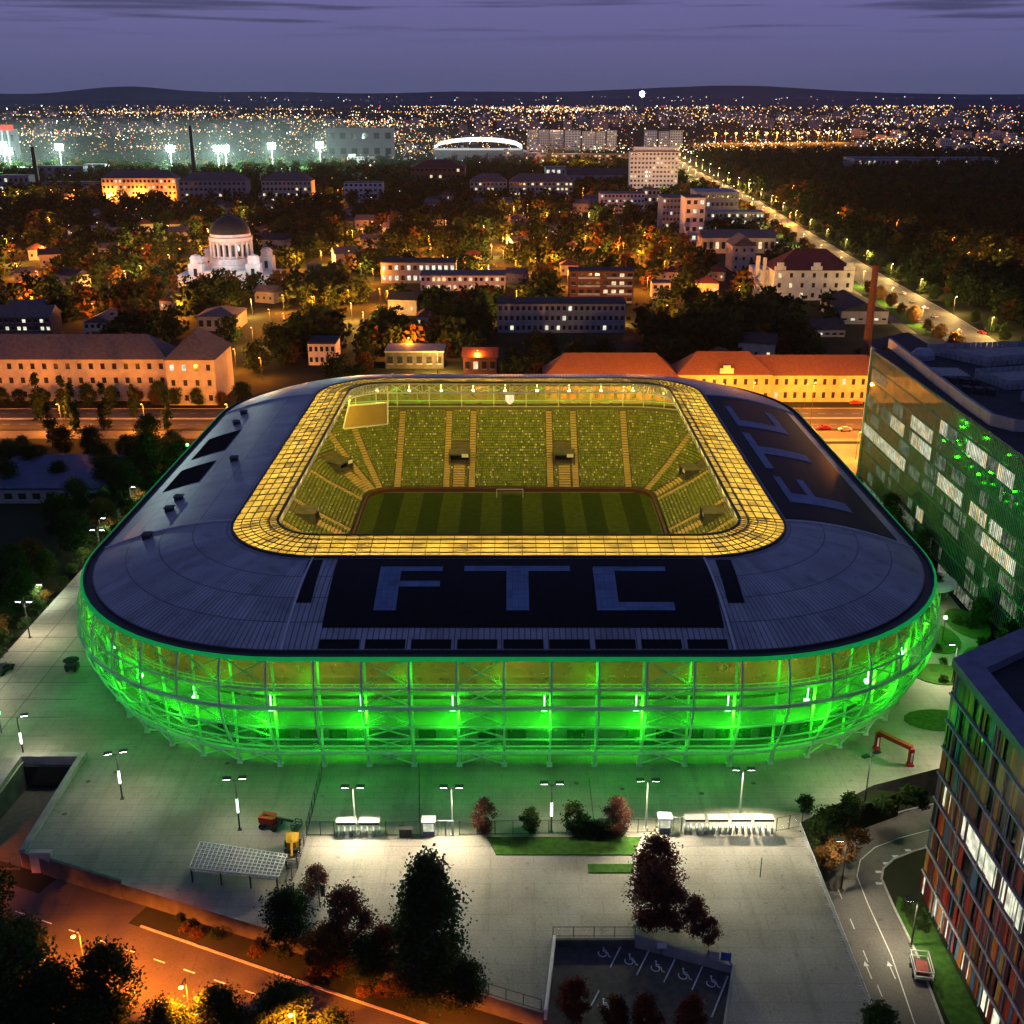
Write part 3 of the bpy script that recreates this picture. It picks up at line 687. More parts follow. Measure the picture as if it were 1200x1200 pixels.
o = b.build('stadium_seats', [M['seatg'], M['seatd'], M['seatw']], stad); tag(o, kind='stuff')
# front wall boards, tunnel gap, glazed back wall with posts above the top row
loft('advertising_board', [(loop(B0[0] - 1.2, B0[1] - 1.2, B0[2]), BZ), (loop(B0[0] - 1.2, B0[1] - 1.2, B0[2]), BZ + 1.0), (loop(B0[0] - 1.0, B0[1] - 1.0, B0[2]), BZ + 1.0), (loop(B0[0] - 1.0, B0[1] - 1.0, B0[2]), BZ)], pm('maroon_board', (.11, .035, .025), (.08, .025, .018), .8, .6), smooth=False)
b = MB()
LW = loop(B0[0] + TOPO + .4, B0[1] + TOPO + .4, B0[2] + TOPO + .4)
for i in range(0, NP, 2): b.bar((*LW[i], TOPZ), (*LW[i], 21.2), .3)
for zz in (TOPZ + 1.2, TOPZ + 3): 
    for i in range(NP): b.bar((*LW[i], zz), (*LW[(i + 1) % NP], zz), .16)
b.build('back_wall_frame', M['steel'], stad)
# video screen in the far left corner
b = MB(); sx, sy, sz = -38.6, 293.5, 18.6
scr = [(-45.6, 289, 15.6), (-34.0, 292.6, 15.9), (-34.0, 294.4, 21.4), (-44.2, 291.2, 21.4)]
b.add(scr + [(x, y + .8, z) for x, y, z in scr], [(0, 1, 2, 3), (7, 6, 5, 4), (0, 4, 5, 1), (1, 5, 6, 2), (2, 6, 7, 3), (3, 7, 4, 0)])
o = b.build('video_screen', pm('screen_back', (.30, .2, .05), (.26, .17, .04), .3, .6), stad)
b = MB(); b.path(scr + scr[:1], .35); b.bar(scr[2], (-34, 296, 26), .3); b.bar(scr[3], (-43, 293, 26), .3); b.build('screen_frame', M['steel'], o)
# crest on the rear rail
b = MB(); cxr, cyr, czr = -.6, CY + IN2[1] - .2, 22.9
b.add([(cxr + a * 1.2, cyr, czr + c) for a, c in ((-1, 1.2), (1, 1.2), (1, -.2), (.6, -1), (0, -1.5), (-.6, -1), (-1, -.2))] + [(cxr + a * 1.2, cyr + .25, czr + c) for a, c in ((-1, 1.2), (1, 1.2), (1, -.2), (.6, -1), (0, -1.5), (-.6, -1), (-1, -.2))], [tuple(range(7))] + [(i, (i + 1) % 7, 7 + (i + 1) % 7, 7 + i) for i in range(7)])
o = b.build('crest_shield', M['e_win'], stad)
# floodlights under the ring
LR = perim(46.6, 59.8, 12.8)
nf = 46
for k in range(nf):
    x, y, n_ = rr_at(LR * k / nf, 46.6, 59.8, 12.8)
    b = MB(); b.box(x - .35, x + .35, y - .35, y + .35, 24.0, 24.35); b.bar((x, y, 24.35), (x, y, 26.6), .06)
    b.build('roof_floodlight', M['e_yel'], stad)
    light('POINT', (x, y, 23.3), YEL, 3500, stad, .3)
# pitch with mown bands, goal, corner furniture
def pitch_mat():
    m, nt, out = newmat('mown_pitch')
    tc = N(nt, 'ShaderNodeTexCoord'); sp = N(nt, 'ShaderNodeSeparateXYZ'); nt.links.new(tc.outputs['Object'], sp.inputs[0])
    a = N(nt, 'ShaderNodeMath', operation='DIVIDE'); a.inputs[1].default_value = 11.0; nt.links.new(sp.outputs[0], a.inputs[0])
    a2 = N(nt, 'ShaderNodeMath', operation='ADD'); a2.inputs[1].default_value = 40.25; nt.links.new(a.outputs[0], a2.inputs[0])
    f = N(nt, 'ShaderNodeMath', operation='FRACT'); nt.links.new(a2.outputs[0], f.inputs[0])
    l = N(nt, 'ShaderNodeMath', operation='LESS_THAN'); l.inputs[1].default_value = .5; nt.links.new(f.outputs[0], l.inputs[0])
    c1, _ = noisecol(nt, (.042, .066, .012), (.032, .05, .01), .6, 6)
    c2, _ = noisecol(nt, (.020, .035, .008), (.016, .028, .006), .6, 6)
    mx = N(nt, 'ShaderNodeMix', data_type='RGBA'); nt.links.new(l.outputs[0], mx.inputs[0]); nt.links.new(c1, mx.inputs[6]); nt.links.new(c2, mx.inputs[7])
    b = N(nt, 'ShaderNodeBsdfPrincipled'); b.inputs['Roughness'].default_value = .95; b.inputs['Specular IOR Level'].default_value = .05
    nt.links.new(mx.outputs[2], b.inputs['Base Color']); nt.links.new(b.outputs[0], out.inputs[0]); return m
b = MB(); b.box(CX - 39, CX + 39, CY - 57.4, CY + 57.4, BZ - .2, BZ + .02); struct(b, 'pitch', pitch_mat())
b = MB(); b.box(CX - 50, CX + 50, CY - 70, CY + 70, BZ - .2, BZ - .03); struct(b, 'pitch_surround_pavement', M['dconc'])
def goal(y, sgn):
    o = empty('football_goal', (CX, y, BZ), 'white goal at the far end of the pitch before the lower seats' if sgn > 0 else 'white goal at the near end of the pitch under the roof edge', 'goal')
    b = MB(); w_ = 3.66
    b.path([(-w_, 0, 0), (-w_, 0, 2.44), (w_, 0, 2.44), (w_, 0, 0)], .16); b.path([(-w_, 0, 2.44), (-w_, sgn * 1.6, 1.9), (-w_, sgn * 2, 0)], .08); b.path([(w_, 0, 2.44), (w_, sgn * 1.6, 1.9), (w_, sgn * 2, 0)], .08)
    b.build('goal_frame', M['steel'], o, world=False)
    b = MB(); b.quad((-w_, 0, 2.44), (w_, 0, 2.44), (w_, sgn * 1.6, 1.9), (-w_, sgn * 1.6, 1.9)); b.quad((-w_, sgn * 1.6, 1.9), (w_, sgn * 1.6, 1.9), (w_, sgn * 2, 0), (-w_, sgn * 2, 0)); b.build('goal_net', M['fence'], o, world=False)
goal(CY + 53.5, 1)
for i, y in enumerate((CY - 4, CY + 18)):
    pass
# ------------------------------------------------------------------ lamps and furniture on the podium
def plaza_lamp(x, y, z, h, arms, label, kind, p, col=WARM, band=None, rz=0., flood=0.):
    o = empty('plaza_lamp', (x, y, z), label, 'lamp post', 'lamp posts round the stadium plaza', rz)
    b = MB(); b.bar((0, 0, 0), (0, 0, h), .26, n=8, w2=.18); b.box(-.3, .3, -.3, .3, 0, .12); b.build('pole', M['steel' if kind == 'pale' else 'dsteel'], o, world=False)
    if band:
        b = MB(); b.lathe([(.15, h * .35), (.17, h * .36), (.17, h * .62), (.15, h * .63)], n=10); b.build('light_band', M[band], o, world=False)
    for a in arms:
        b = MB(); b.bar((0, 0, h - .1), (a * .9, 0, h + .45), .12); b.build('arm', M['dsteel'], o, world=False)
        b = MB(); b.box(a * .5, a * 1.7, -.35, .35, h + .38, h + .55) if a > 0 else b.box(a * 1.7, a * .5, -.35, .35, h + .38, h + .55)
        hd = b.build('lamp_head', M['dsteel'], o, world=False)
        b = MB(); x0, x1 = sorted((a * .6, a * 1.6)); b.box(x0, x1, -.28, .28, h + .32, h + .377); b.build('lens', M['e_white'], hd, world=False)
    c, s = math.cos(rz), math.sin(rz)
    for a in arms: light('SPOT', (x + c * a * 1.2, y + s * a * 1.2, z + h + .25), col, p / len(arms), None, .25, 155, .6, aim=(x + c * a * 1.6, y + s * a * 1.6 + flood, z))
    return o
LMP = [(-78.8, 153.8, 7.2, (1,), 'tall lamp post with a pale band beside the underpass mouth', 'dark', 2600, 'e_band2', .3),
       (-59.2, 142.5, 7.8, (-1, 1), 'two armed lamp post on the open plaza right of the underpass', 'dark', 2100, 'e_band2', .3),
       (-39.6, 134.9, 8.4, (-1, 1), 'two armed lamp post with a green band near the red lift', 'dark', 2000, 'e_band', .1),
       (-22.6, 133.7, 7.8, (-1, 1), 'white lamp post standing in the middle of the two gate roofs', 'pale', 19000, None, -14),
       (-8.6, 133.7, 7.8, (-1, 1), 'white lamp post just right of the first ticket booth', 'pale', 15000, None, -14),
       (5.7, 134.3, 8.0, (-1, 1), 'dark lamp post with a glowing pink band behind the lawn', 'dark', 1800, 'e_band2', 0),
       (19.5, 135.3, 7.8, (-1, 1), 'white lamp post behind the maroon maple and second booth', 'pale', 20000, None, -14),
       (33.8, 138.4, 7.6, (-1, 1), 'white lamp post over the long row of turnstiles', 'pale', 20000, None, -14),
       (53.3, 141.5, 8.0, (-1, 1), 'lamp post in the planted bank above the curved road', 'dark', 4200, None, .5)]
for x, y, h, a, l, k, p, bd, rz in LMP: plaza_lamp(x, y, 0, h, a, l, k, p, band=bd, rz=max(rz, 0), flood=min(rz, 0))
# lamps on the left promenade, the right promenade and behind the red block
for x, y, z, h, p, l in ((-95, 196, 0, 7.5, 7000, 'tilted headed lamp post at the bright edge of the left promenade'), (-94, 234, 0, 7.5, 9000, 'lamp post by the pale bush on the left promenade'),
                         (-94, 168, 0, 7.5, 5000, 'lamp post on the broad pale paving left of the stadium'), (80, 178, 0, 7.5, 6500, 'lamp post on the path between stadium and glass block'),
                         (70, 151, 0, 7.5, 5200, 'lamp post on the warm paving behind the striped block'), (84, 205, 0, 7, 3500, 'lamp post among the lit garden beds by the glass block'),
                         (46.5, 128, ST, 8, 2600, 'dark lamp post at the bend of the access road'), (52.7, 117, ST, 7, 5200, 'added lamp post lighting access road and lawn by the striped block'),  # second lamp is added to brighten the road and lawn
                         (88, 240, 0, 7, 3000, 'lamp post beside the round canopy near the glass block')):
    plaza_lamp(x, y, z, h, ((-1, 1) if x < -90 else (1 if x < 0 else -1,)), l, 'dark', p)
for y in (176, 213, 252, 275): plaza_lamp(-100.5, y, -3, 6.5, (1,), 'added low lamp lighting the trees on the planted edge of the left promenade', 'dark', 6500, col=(.9, 1, .7))  # added lamps, put in to light the foliage
def green_lamp(x, y, z, label, h=6.5, p=900):
    o = empty('green_lamp', (x, y, z), label, 'lamp post', 'green lamps around the plaza')
    b = MB(); b.bar((0, 0, 0), (0, 0, h), .16, n=6); b.build('pole', M['dsteel'], o, world=False)
    b = MB(); b.lathe([(0, h), (.28, h + .1), (.34, h + .35), (.28, h + .6), (0, h + .7)], n=10); b.build('lamp_head', M['e_green'], o, world=False)
    light('POINT', (x, y, z + h + 1.2), (.05, 1, .12), p, None, .3)
green_lamp(-85.5, 161, 0, 'single green glowing lamp on the plaza edge left of the underpass lamp', 3.5, 500)
green_lamp(-92, 301, 0, 'green lamp lighting the tree behind the far left roof curve', 7, 2600)
green_lamp(84, 194, 0, 'green lamp glowing in the garden beside the glass block', 5, 1800)
green_lamp(74, 206, 0, 'green lamp at the right shoulder of the stadium', 3, 600)
# entrance gates: roofed turnstile rows
def gates(x0, n, y, label):
    o = empty('turnstile_row', (x0, y, .03), label, 'turnstiles', 'roofed turnstile rows at the gate line')
    for i in range(n):
        xx = i * 3.3
        b = MB(); b.box(xx, xx + 2.9, -.7, .7, 2.5, 2.62); b.box(xx + .05, xx + 2.85, -.74, -.704, 2.3, 2.62, 1); b.build('gate_roof', [M['greyw'], M['dsteel']], o, world=False)
        b = MB(); b.box(xx + .2, xx + 2.7, -.3, .3, 2.4, 2.46); b.build('gate_light', M['e_win2'], o, world=False)
        for k in range(4):
            b = MB(); xc = xx + .15 + k * .86
            b.box(xc - .12, xc + .12, -.55, .55, 0, 1.05); b.bar((xc, -.5, 0), (xc, -.5, 2.5), .09)
            for q in range(5): b.bar((xc + .12, 0, .2 + q * .18), (xc + .6, .1, .2 + q * .18), .05)
            b.build('turnstile', M['steel'], o, world=False)
        light('SPOT', (x0 + xx + 1.45, y - .1, 2.3), (1, .93, .8), 180, None, .4, 165, .4, aim=(x0 + xx + 1.45, y - 1.2, 0))
gates(-25.2, 2, 133.6, 'pair of white roofed turnstile gates at the left entrance')
gates(24.9, 4, 134.3, 'long row of four white roofed turnstile gates at the right entrance')
def booth(x, y, label):
    o = empty('ticket_booth', (x, y, .03), label, 'booth', 'ticket booths at the gate line')
    b = MB(); b.box(-.95, .75, -.7, .7, 0, .9); b.box(-.95, .75, -.7, .7, 2.3, 2.5); 
    for cx, cyy in ((-.9, -.65), (.7, -.65), (.7, .65), (-.9, .65)): b.bar((cx, cyy, .9), (cx, cyy, 2.3), .1)
    b.build('booth_wall', M['greyw'], o, world=False)
    b = MB(); b.box(-.85, .65, -.66, -.62, .95, 2.25); b.box(-.92, -.88, -.55, .55, .95, 2.25); b.build('booth_window', M['e_win2'], o, world=False)
    b = MB(); b.box(-1.1, .9, -.85, .85, 2.5, 2.62); b.build('booth_roof', M['white'], o, world=False)
    b = MB()
    for k in range(2): b.path([(1.1 + k * 1.25, -.3, 0), (1.1 + k * 1.25, -.3, 2.5), (2.25 + k * 1.25, -.3, 2.5), (2.25 + k * 1.25, -.3, 0)], .09)
    for k in range(6): b.bar((1.2 + k * .4, -.3, .1), (1.2 + k * .4, -.3, 2.5), .04)
    b.build('gate_frame', M['steel'], o, world=False)
booth(-11.9, 133.8, 'lit ticket booth with frame gates left of the dark bushes')
booth(22.2, 134.6, 'lit ticket booth with frame gates next to the long turnstile row')
# fences: posts and see-through panels
def fence(name, pts, h, z, label, step=2.5, mat='fence', post='dsteel', cat='fence'):
    o = empty(name, (pts[0][0], pts[0][1], z), label, cat)
    pan = MB(); n_ = 0
    for a, c in zip(pts, pts[1:]):
        L = math.hypot(c[0] - a[0], c[1] - a[1]); n = max(1, round(L / step))
        for i in range(n + 1):
            t = i / n; x = a[0] + (c[0] - a[0]) * t; y = a[1] + (c[1] - a[1]) * t
            if n_ < 95: b = MB(); b.bar((x, y, z), (x, y, z + h), .1); b.build('post', M[post], o)
            n_ += 1
        pan.quad((*a, z + .12), (*c, z + .12), (*c, z + h - .05), (*a, z + h - .05))
        for zz in (z + .12, z + h - .05): pan.bar((*a, zz), (*c, zz), .06, 1)
    pan.build('fence_panel', [M[mat], M[post]], o)
    return o
fence('gate_fence', [(-29.6, 133.5), (-25.6, 133.5)], 2.4, .03, 'short mesh fence between the yellow lift and left turnstiles')
fence('gate_fence', [(-18.2, 133.5), (-13.2, 133.6)], 2.4, .03, 'mesh fence between left turnstiles and first ticket booth')
fence('gate_fence', [(-7.6, 133.6), (20.8, 134.2)], 2.4, .03, 'long mesh fence behind the lawn bushes between the two booths')
fence('gate_fence', [(38.3, 134.4), (42.3, 135.6)], 2.4, .03, 'mesh fence right of the long turnstile row')
fence('side_fence', [(-29.6, 133.5), (-29.6, 126), (-30.8, 117)], 2.2, .03, 'mesh fence along the left side of the pale forecourt')
fence('side_fence', [(-29.9, 149), (-29.6, 133.6)], 2.2, .0, 'tall fence running from the facade to the gate line')
fence('side_fence', [(-14.5, 148), (-13.6, 137)], 2.2, .0, 'short fence from facade brace down towards first ticket booth')
fence('street_fence', [(-11, EDGE(-11) + .3), (3.4, EDGE(3.4) + .3)], 1.7, .03, 'railing of the forecourt above the orange street', 2.2)
fence('bay_fence', [(5.2, 112.9), (15.6, 112.9)], 1.6, .03, 'open railing above the dark wall of the parking bay', 2.5)
# barrier chain on the right
o = empty('barrier_chain', (42.25, 84, .03), 'chain of pale crowd barriers along the right edge of the forecourt', 'barrier')
for i in range(24):
    y = 86 + i * 2.05; b = MB(); x = 41.9
    b.path([(x, y, .03), (x, y, 1.1), (x, y + 1.85, 1.1), (x, y + 1.85, .03)], .09)
    for k in range(7): b.bar((x, y + .2 + k * .24, .2), (x, y + .2 + k * .24, 1.1), .05)
    b.bar((x, y, .2), (x, y + 1.85, .2), .06); b.bar((x - .35, y + .1, .06), (x + .35, y + .1, .06), .07); b.bar((x - .35, y + 1.75, .06), (x + .35, y + 1.75, .06), .07)
    b.build('barrier_panel', M['steel'], o)
# retaining walls of the parking bay, ramp sides
b = MB(); b.prism([(3.7, EDGE(3.6)), (5.2, 112.6), (5.55, 112.6), (4.05, EDGE(3.6))], -1.6, .55); tag(b.build('ramp_wall', M['white']), 'pale low wall on the left side of the parking bay', 'wall')
b = MB(); b.prism([(5.6, 112.55), (15.5, 112.55), (15.5, 112.2), (5.6, 112.2)], -1.6, .1); tag(b.build('retaining_wall', M['dconc']), 'dark wall closing the back of the sunken parking bay', 'wall')
b = MB(); b.add([(15.6, 112.5, -1.6), (27.0, 108.05, -1.6), (27.0, 108.05, .15), (15.6, 112.5, 1.0), (15.5, 112.15, -1.6), (26.9, 107.7, -1.6), (26.9, 107.7, .15), (15.5, 112.15, 1.0)], [(0, 1, 2, 3), (7, 6, 5, 4), (3, 2, 6, 7), (0, 4, 5, 1), (1, 5, 6, 2), (0, 3, 7, 4)])
tag(b.build('ramp_wall', M['conc']), 'sloping concrete wall right of the parking bay with blue board', 'wall')
b = MB(); b.prism([(27.1, 108.1), (23.45, 96), (23.8, 96), (27.4, 108.1)], -1.6, .25); tag(b.build('retaining_wall', M['conc']), 'low wall along the right end of the parking bay', 'wall')
o = empty('sign_board', (18.7, 110.6, .0), 'small white sign on a post beside the maroon maple', 'sign'); b = MB(); b.bar((0, 0, -1.5), (0, 0, 1.2), .1); b.build('post', M['dsteel'], o, world=False); b = MB(); b.box(-.6, .6, -.1, -.06, .3, 1.2); b.build('panel', M['signwhite'], o, world=False)
o = empty('sign_board', (25.6, 108.9, .0), 'blue and grey information boards on the sloping bay wall', 'sign'); b = MB(); b.bar((-1.4, 0, -.2), (-1.4, 0, 1.6), .1); b.bar((1.2, -.5, -.2), (1.2, -.5, 1.6), .1); b.build('post', M['dsteel'], o, world=False)
b = MB(); b.add([(.1, -.36, .3), (1.3, -.62, .3), (1.3, -.62, 1.5), (.1, -.36, 1.5), (.1, -.3, .3), (1.3, -.56, .3), (1.3, -.56, 1.5), (.1, -.3, 1.5)], [(0, 1, 2, 3), (7, 6, 5, 4), (3, 2, 6, 7), (0, 3, 7, 4), (1, 5, 6, 2)]); b.build('blue_panel', M['signblue'], o, world=False)
b = MB(); b.add([(-1.5, -.02, .3), (-.1, -.3, .3), (-.1, -.3, 1.4), (-1.5, -.02, 1.4), (-1.5, .05, .3), (-.1, -.23, .3), (-.1, -.23, 1.4), (-1.5, .05, 1.4)], [(0, 1, 2, 3), (7, 6, 5, 4), (3, 2, 6, 7), (0, 3, 7, 4), (1, 5, 6, 2)]); b.build('grey_panel', M['greyw'], o, world=False)
# bay markings: lines and wheelchair symbols
BZ2 = -1.0
b = MB()
def bayp(px, py): return g(px, py, BZ2)
for (xa, ya, xb, yb) in ((729, 1106, 715, 1134), (760, 1115, 746, 1143), (791, 1124, 778, 1151), (823, 1133, 811, 1160), (853, 1144, 834, 1192), (702, 1161, 692, 1180)):
    p, q = bayp(xa, ya), bayp(xb, yb); b.bar((*p, BZ2 - .02), (*q, BZ2 - .02), .16)
for px, py in ((707, 1116), (738, 1125), (769, 1133), (801, 1142), (834, 1151), (707, 1178)):
    x, y = bayp(px, py)
    def q_(a, c): return (x + a + c * .15, y + c - a * .3, BZ2 + .012)
    arc = [q_(-.1 + .5 * math.cos(t), -.3 + .5 * math.sin(t)) for t in [math.radians(150 + k * 25) for k in range(11)]]
    b.path(arc, .12); b.path([q_(-.05, .75), q_(0, .1), q_(.5, .1), q_(.75, -.6), q_(1, -.55)], .13); b.path([q_(0, .4), q_(.4, .4)], .1)
    hd = [q_(-.05 + .15 * math.cos(k * PI / 4), .95 + .15 * math.sin(k * PI / 4)) for k in range(8)]; b.add(hd, [tuple(range(8))])
struct(b, 'parking_marking', M['paint'])
# underpass box at the left
o = empty('underpass', (-74, 142, 0), 'concrete underpass mouth with sloping parapet walls at the plaza edge', 'underpass')
b = MB()
b.prism([(-79.6, 153.9), (-68.6, 153.9), (-68.6, 152.6), (-79.6, 152.6)], ST, .9); b.build('portal', M['conc'], o)
for x0, nm in ((-79.5, 'w'), (-69.6, 'e')):
    b = MB(); b.add([(x0, 152.6, ST), (x0 + .9, 152.6, ST), (x0 + .9, 129.8, ST), (x0, 129.8, ST), (x0, 152.6, .95), (x0 + .9, 152.6, .95), (x0 + .9, 129.8, .35), (x0, 129.8, .35)], [(4, 5, 6, 7), (0, 1, 5, 4), (1, 2, 6, 5), (2, 3, 7, 6), (3, 0, 4, 7)]); b.build('parapet', M['conc'], o)
b = MB(); b.box(-78.5, -69.6, 152.0, 152.55, ST, -.6); b.build('portal_mouth', M['glassdark'], o)  # dark slab standing in for the shade inside the mouth
b = MB(); b.add([(-78.6, 152.5, ST + .3), (-69.6, 152.5, ST + .3), (-69.6, 129, SZ + .05), (-78.6, 129, SZ + .05)], [(0, 1, 2, 3)]); struct(b, 'ramp_road', M['darkasph'])
b = MB(); b.box(-67.6, -64.6, 128.4, 129.2, SZ, .9); tag(b.build('concrete_block', M['cream']), 'pale concrete block at the foot of the underpass parapet', 'block')
b = MB(); x0, x1 = -64.4, -53
b.prism([(x0, EDGE(x0) - .1), (x1, EDGE(x1) - .1), (x1, EDGE(x1) + .35), (x0, EDGE(x0) + .35)], SZ, .45); tag(b.build('retaining_wall', M['dconc']), 'long low wall between the green lit plaza and orange street', 'wall')
# red height barrier gate
o = empty('height_barrier', (61, 149, 0), 'red and white height barrier frame by the right curve of the stadium', 'barrier')
p0, p1 = g(1027, 878, 0), g(1066, 897, 0)
for p in (p0, p1):
    b = MB(); b.bar((*p, 0), (*p, 3.1), .7); b.box(p[0] - .5, p[0] + .5, p[1] - .5, p[1] + .5, 0, .4); q = b.build('post', M['redpaint'], o)
    b = MB(); b.box(p[0] - .14, p[0] + .14, p[1] - .41, p[1] - .36, .8, 2.4); b.build('stripe', M['signwhite'], q)
b = MB(); b.bar((*p0, 3.2), (*p1, 3.2), .7); q = b.build('crossbar', M['redpaint'], o)
b = MB()
for k in (.12, .42, .7):
    a = [p0[i] + (p1[i] - p0[i]) * k for i in (0, 1)]; c = [p0[i] + (p1[i] - p0[i]) * (k + .17) for i in (0, 1)]; b.bar((a[0], a[1] - .32, 3.35), (c[0], c[1] - .32, 3.35), .18)
b.build('stripe', M['signwhite'], q)
# boom lifts
def lift(x, y, rz, paint, label, up):
    o = empty('boom_lift', (x, y, 0), label, 'boom lift', None, rz)
    b = MB(); b.box(-1.3, 1.3, -.8, .8, .45, .95); b.build('chassis', M['dsteel'], o, world=False)
    for sx in (-1, 1):
        for sy in (-1, 1):
            b = MB(); n = 12; xs, ys = sx * .95, sy * .95
            vs = [(xs + .48 * math.cos(2 * PI * k / n), ys + w_, .48 + .48 * math.sin(2 * PI * k / n)) for w_ in (-.18, .18) for k in range(n)]
            b.add(vs, [(k, (k + 1) % n, n + (k + 1) % n, n + k) for k in range(n)] + [tuple(range(n))[::-1], tuple(range(n, 2 * n))]); b.build('wheel', M['rubber'], o, world=False)
    b = MB(); b.prism([(-1.5, -.85), (.6, -.85), (.9, -.5), (.9, .5), (.6, .85), (-1.5, .85)], .95, 1.9); b.build('turret', paint, o, world=False)
    b = MB(); b.path([(-1, 0, 1.9), (1.2, 0, 1.5 + up), (3.6, 0, 1.6)], .3); b.bar((-1, 0, 1.9), (-1.4, 0, 1.2), .3); b.build('boom', paint if up > .3 else M['dsteel'], o, world=False)
    b = MB()
    for zz in (.5, 1.0, 1.5): b.path([(3.6, -.8, zz), (4.6, -.8, zz), (4.6, .8, zz), (3.6, .8, zz), (3.6, -.8, zz)], .07)
    for a, c in ((3.6, -.8), (4.6, -.8), (4.6, .8), (3.6, .8)): b.bar((a, c, .5), (a, c, 1.5), .07)
    b.box(3.6, 4.6, -.8, .8, .44, .5); b.build('basket', M['dsteel'], o, world=False)
lift(-35.2, 135.6, -.25, M['redpaint'], 'red boom lift with folded arm parked near the gate fence', .2)
lift(-31.0, 130.2, -1.4, M['yelpaint'], 'yellow boom lift parked beside the forecourt side fence', .8)
# stacked steel truss canopy
o = empty('steel_canopy', (-37, 125, 0), 'open steel lattice roof standing at the plaza corner near the street', 'canopy')
b = MB(); cn_ = [(-43.6, 129.0), (-30.9, 126.2), (-31.2, 121.6), (-43.6, 123.4)]
def cp(u, v): 
    a = [cn_[0][i] + (cn_[1][i] - cn_[0][i]) * u for i in (0, 1)]; c = [cn_[3][i] + (cn_[2][i] - cn_[3][i]) * u for i in (0, 1)]
    return (a[0] + (c[0] - a[0]) * v, a[1] + (c[1] - a[1]) * v)
for k in range(8): b.bar((*cp(0, k / 7), 2.3), (*cp(1, k / 7), 2.3), .16); b.bar((*cp(0, k / 7), 1.9), (*cp(1, k / 7), 1.9), .12)
for k in range(22): b.bar((*cp(k / 21, 0), 2.36), (*cp(k / 21, 1), 2.36), .1)
for k in range(21):
    for j in range(8): b.bar((*cp(k / 21, j / 7), 1.9), (*cp((k + 1) / 21, j / 7), 2.3), .07)
b.build('lattice', M['steel'], o)
for u in (.02, .35, .68, .98):
    for v in (0, 1): b = MB(); b.bar((*cp(u, v), -2 if v else 0), (*cp(u, v), 2.0), .2); b.build('leg', M['dsteel'], o)
# sundry plaza objects
for x, y, l in ((33.9, 124.4, 'lone dark pole casting a long shadow on the right forecourt'), (-25.3, 118.5, 'dark pole with a hanging banner at the left forecourt')):
    o = empty('banner_pole', (x, y, .03), l, 'pole'); b = MB(); b.bar((0, 0, 0), (0, 0, 4.6 if x < 0 else 3.2), .14, n=6); b.build('pole', M['dsteel'], o, world=False)
    if x < 0: b = MB(); b.box(.25, .8, -.03, .03, 1.6, 3.4); b.bar((0, 0, 3.4), (.85, 0, 3.4), .06); b.build('banner', M['dsteel'], o, world=False)
for x, y, l in ((-15.3, 133.2, 'dark cabinet against the gate fence left of first booth'), (13.5, 134.9, 'grey cabinet behind the lawn near the pale lamp'), (-4.2, 134.6, 'low dark box behind the small maroon tree')):
    o = empty('service_cabinet', (x, y, .03), l, 'cabinet'); b = MB(); b.box(-.9, .9, -.4, .4, .1, 1.5); b.build('body', M['dsteel'], o, world=False); b = MB(); b.box(-1, 1, -.5, .5, 1.5, 1.6); b.build('lid', M['dconc'], o, world=False)
b = MB(); b.lathe([(0, 0), (.5, 0), (.55, .1), (.5, .16), (0, .18)], n=16)
mc = b.build('manhole_cover', M['dconc']); mc.location = (-66, 147, .002); tag(mc, 'dark round manhole cover on the plaza near the underpass', 'manhole cover', 'round covers in the plaza paving'); mc.scale = (.7, .7, .15)
for i, (x, y) in enumerate(((-62.5, 149.5), (-66.5, 138.6), (-45.5, 152), (17, 145), (29, 143.8), (10, 146.5), (37.5, 146.5), (64.5, 141.2))):
    c = copy_tree(mc, (x, y, .002)); c['label'] = 'dark round manhole cover on the lit plaza paving'
mc['label'] = 'dark round manhole cover on the lit plaza paving'
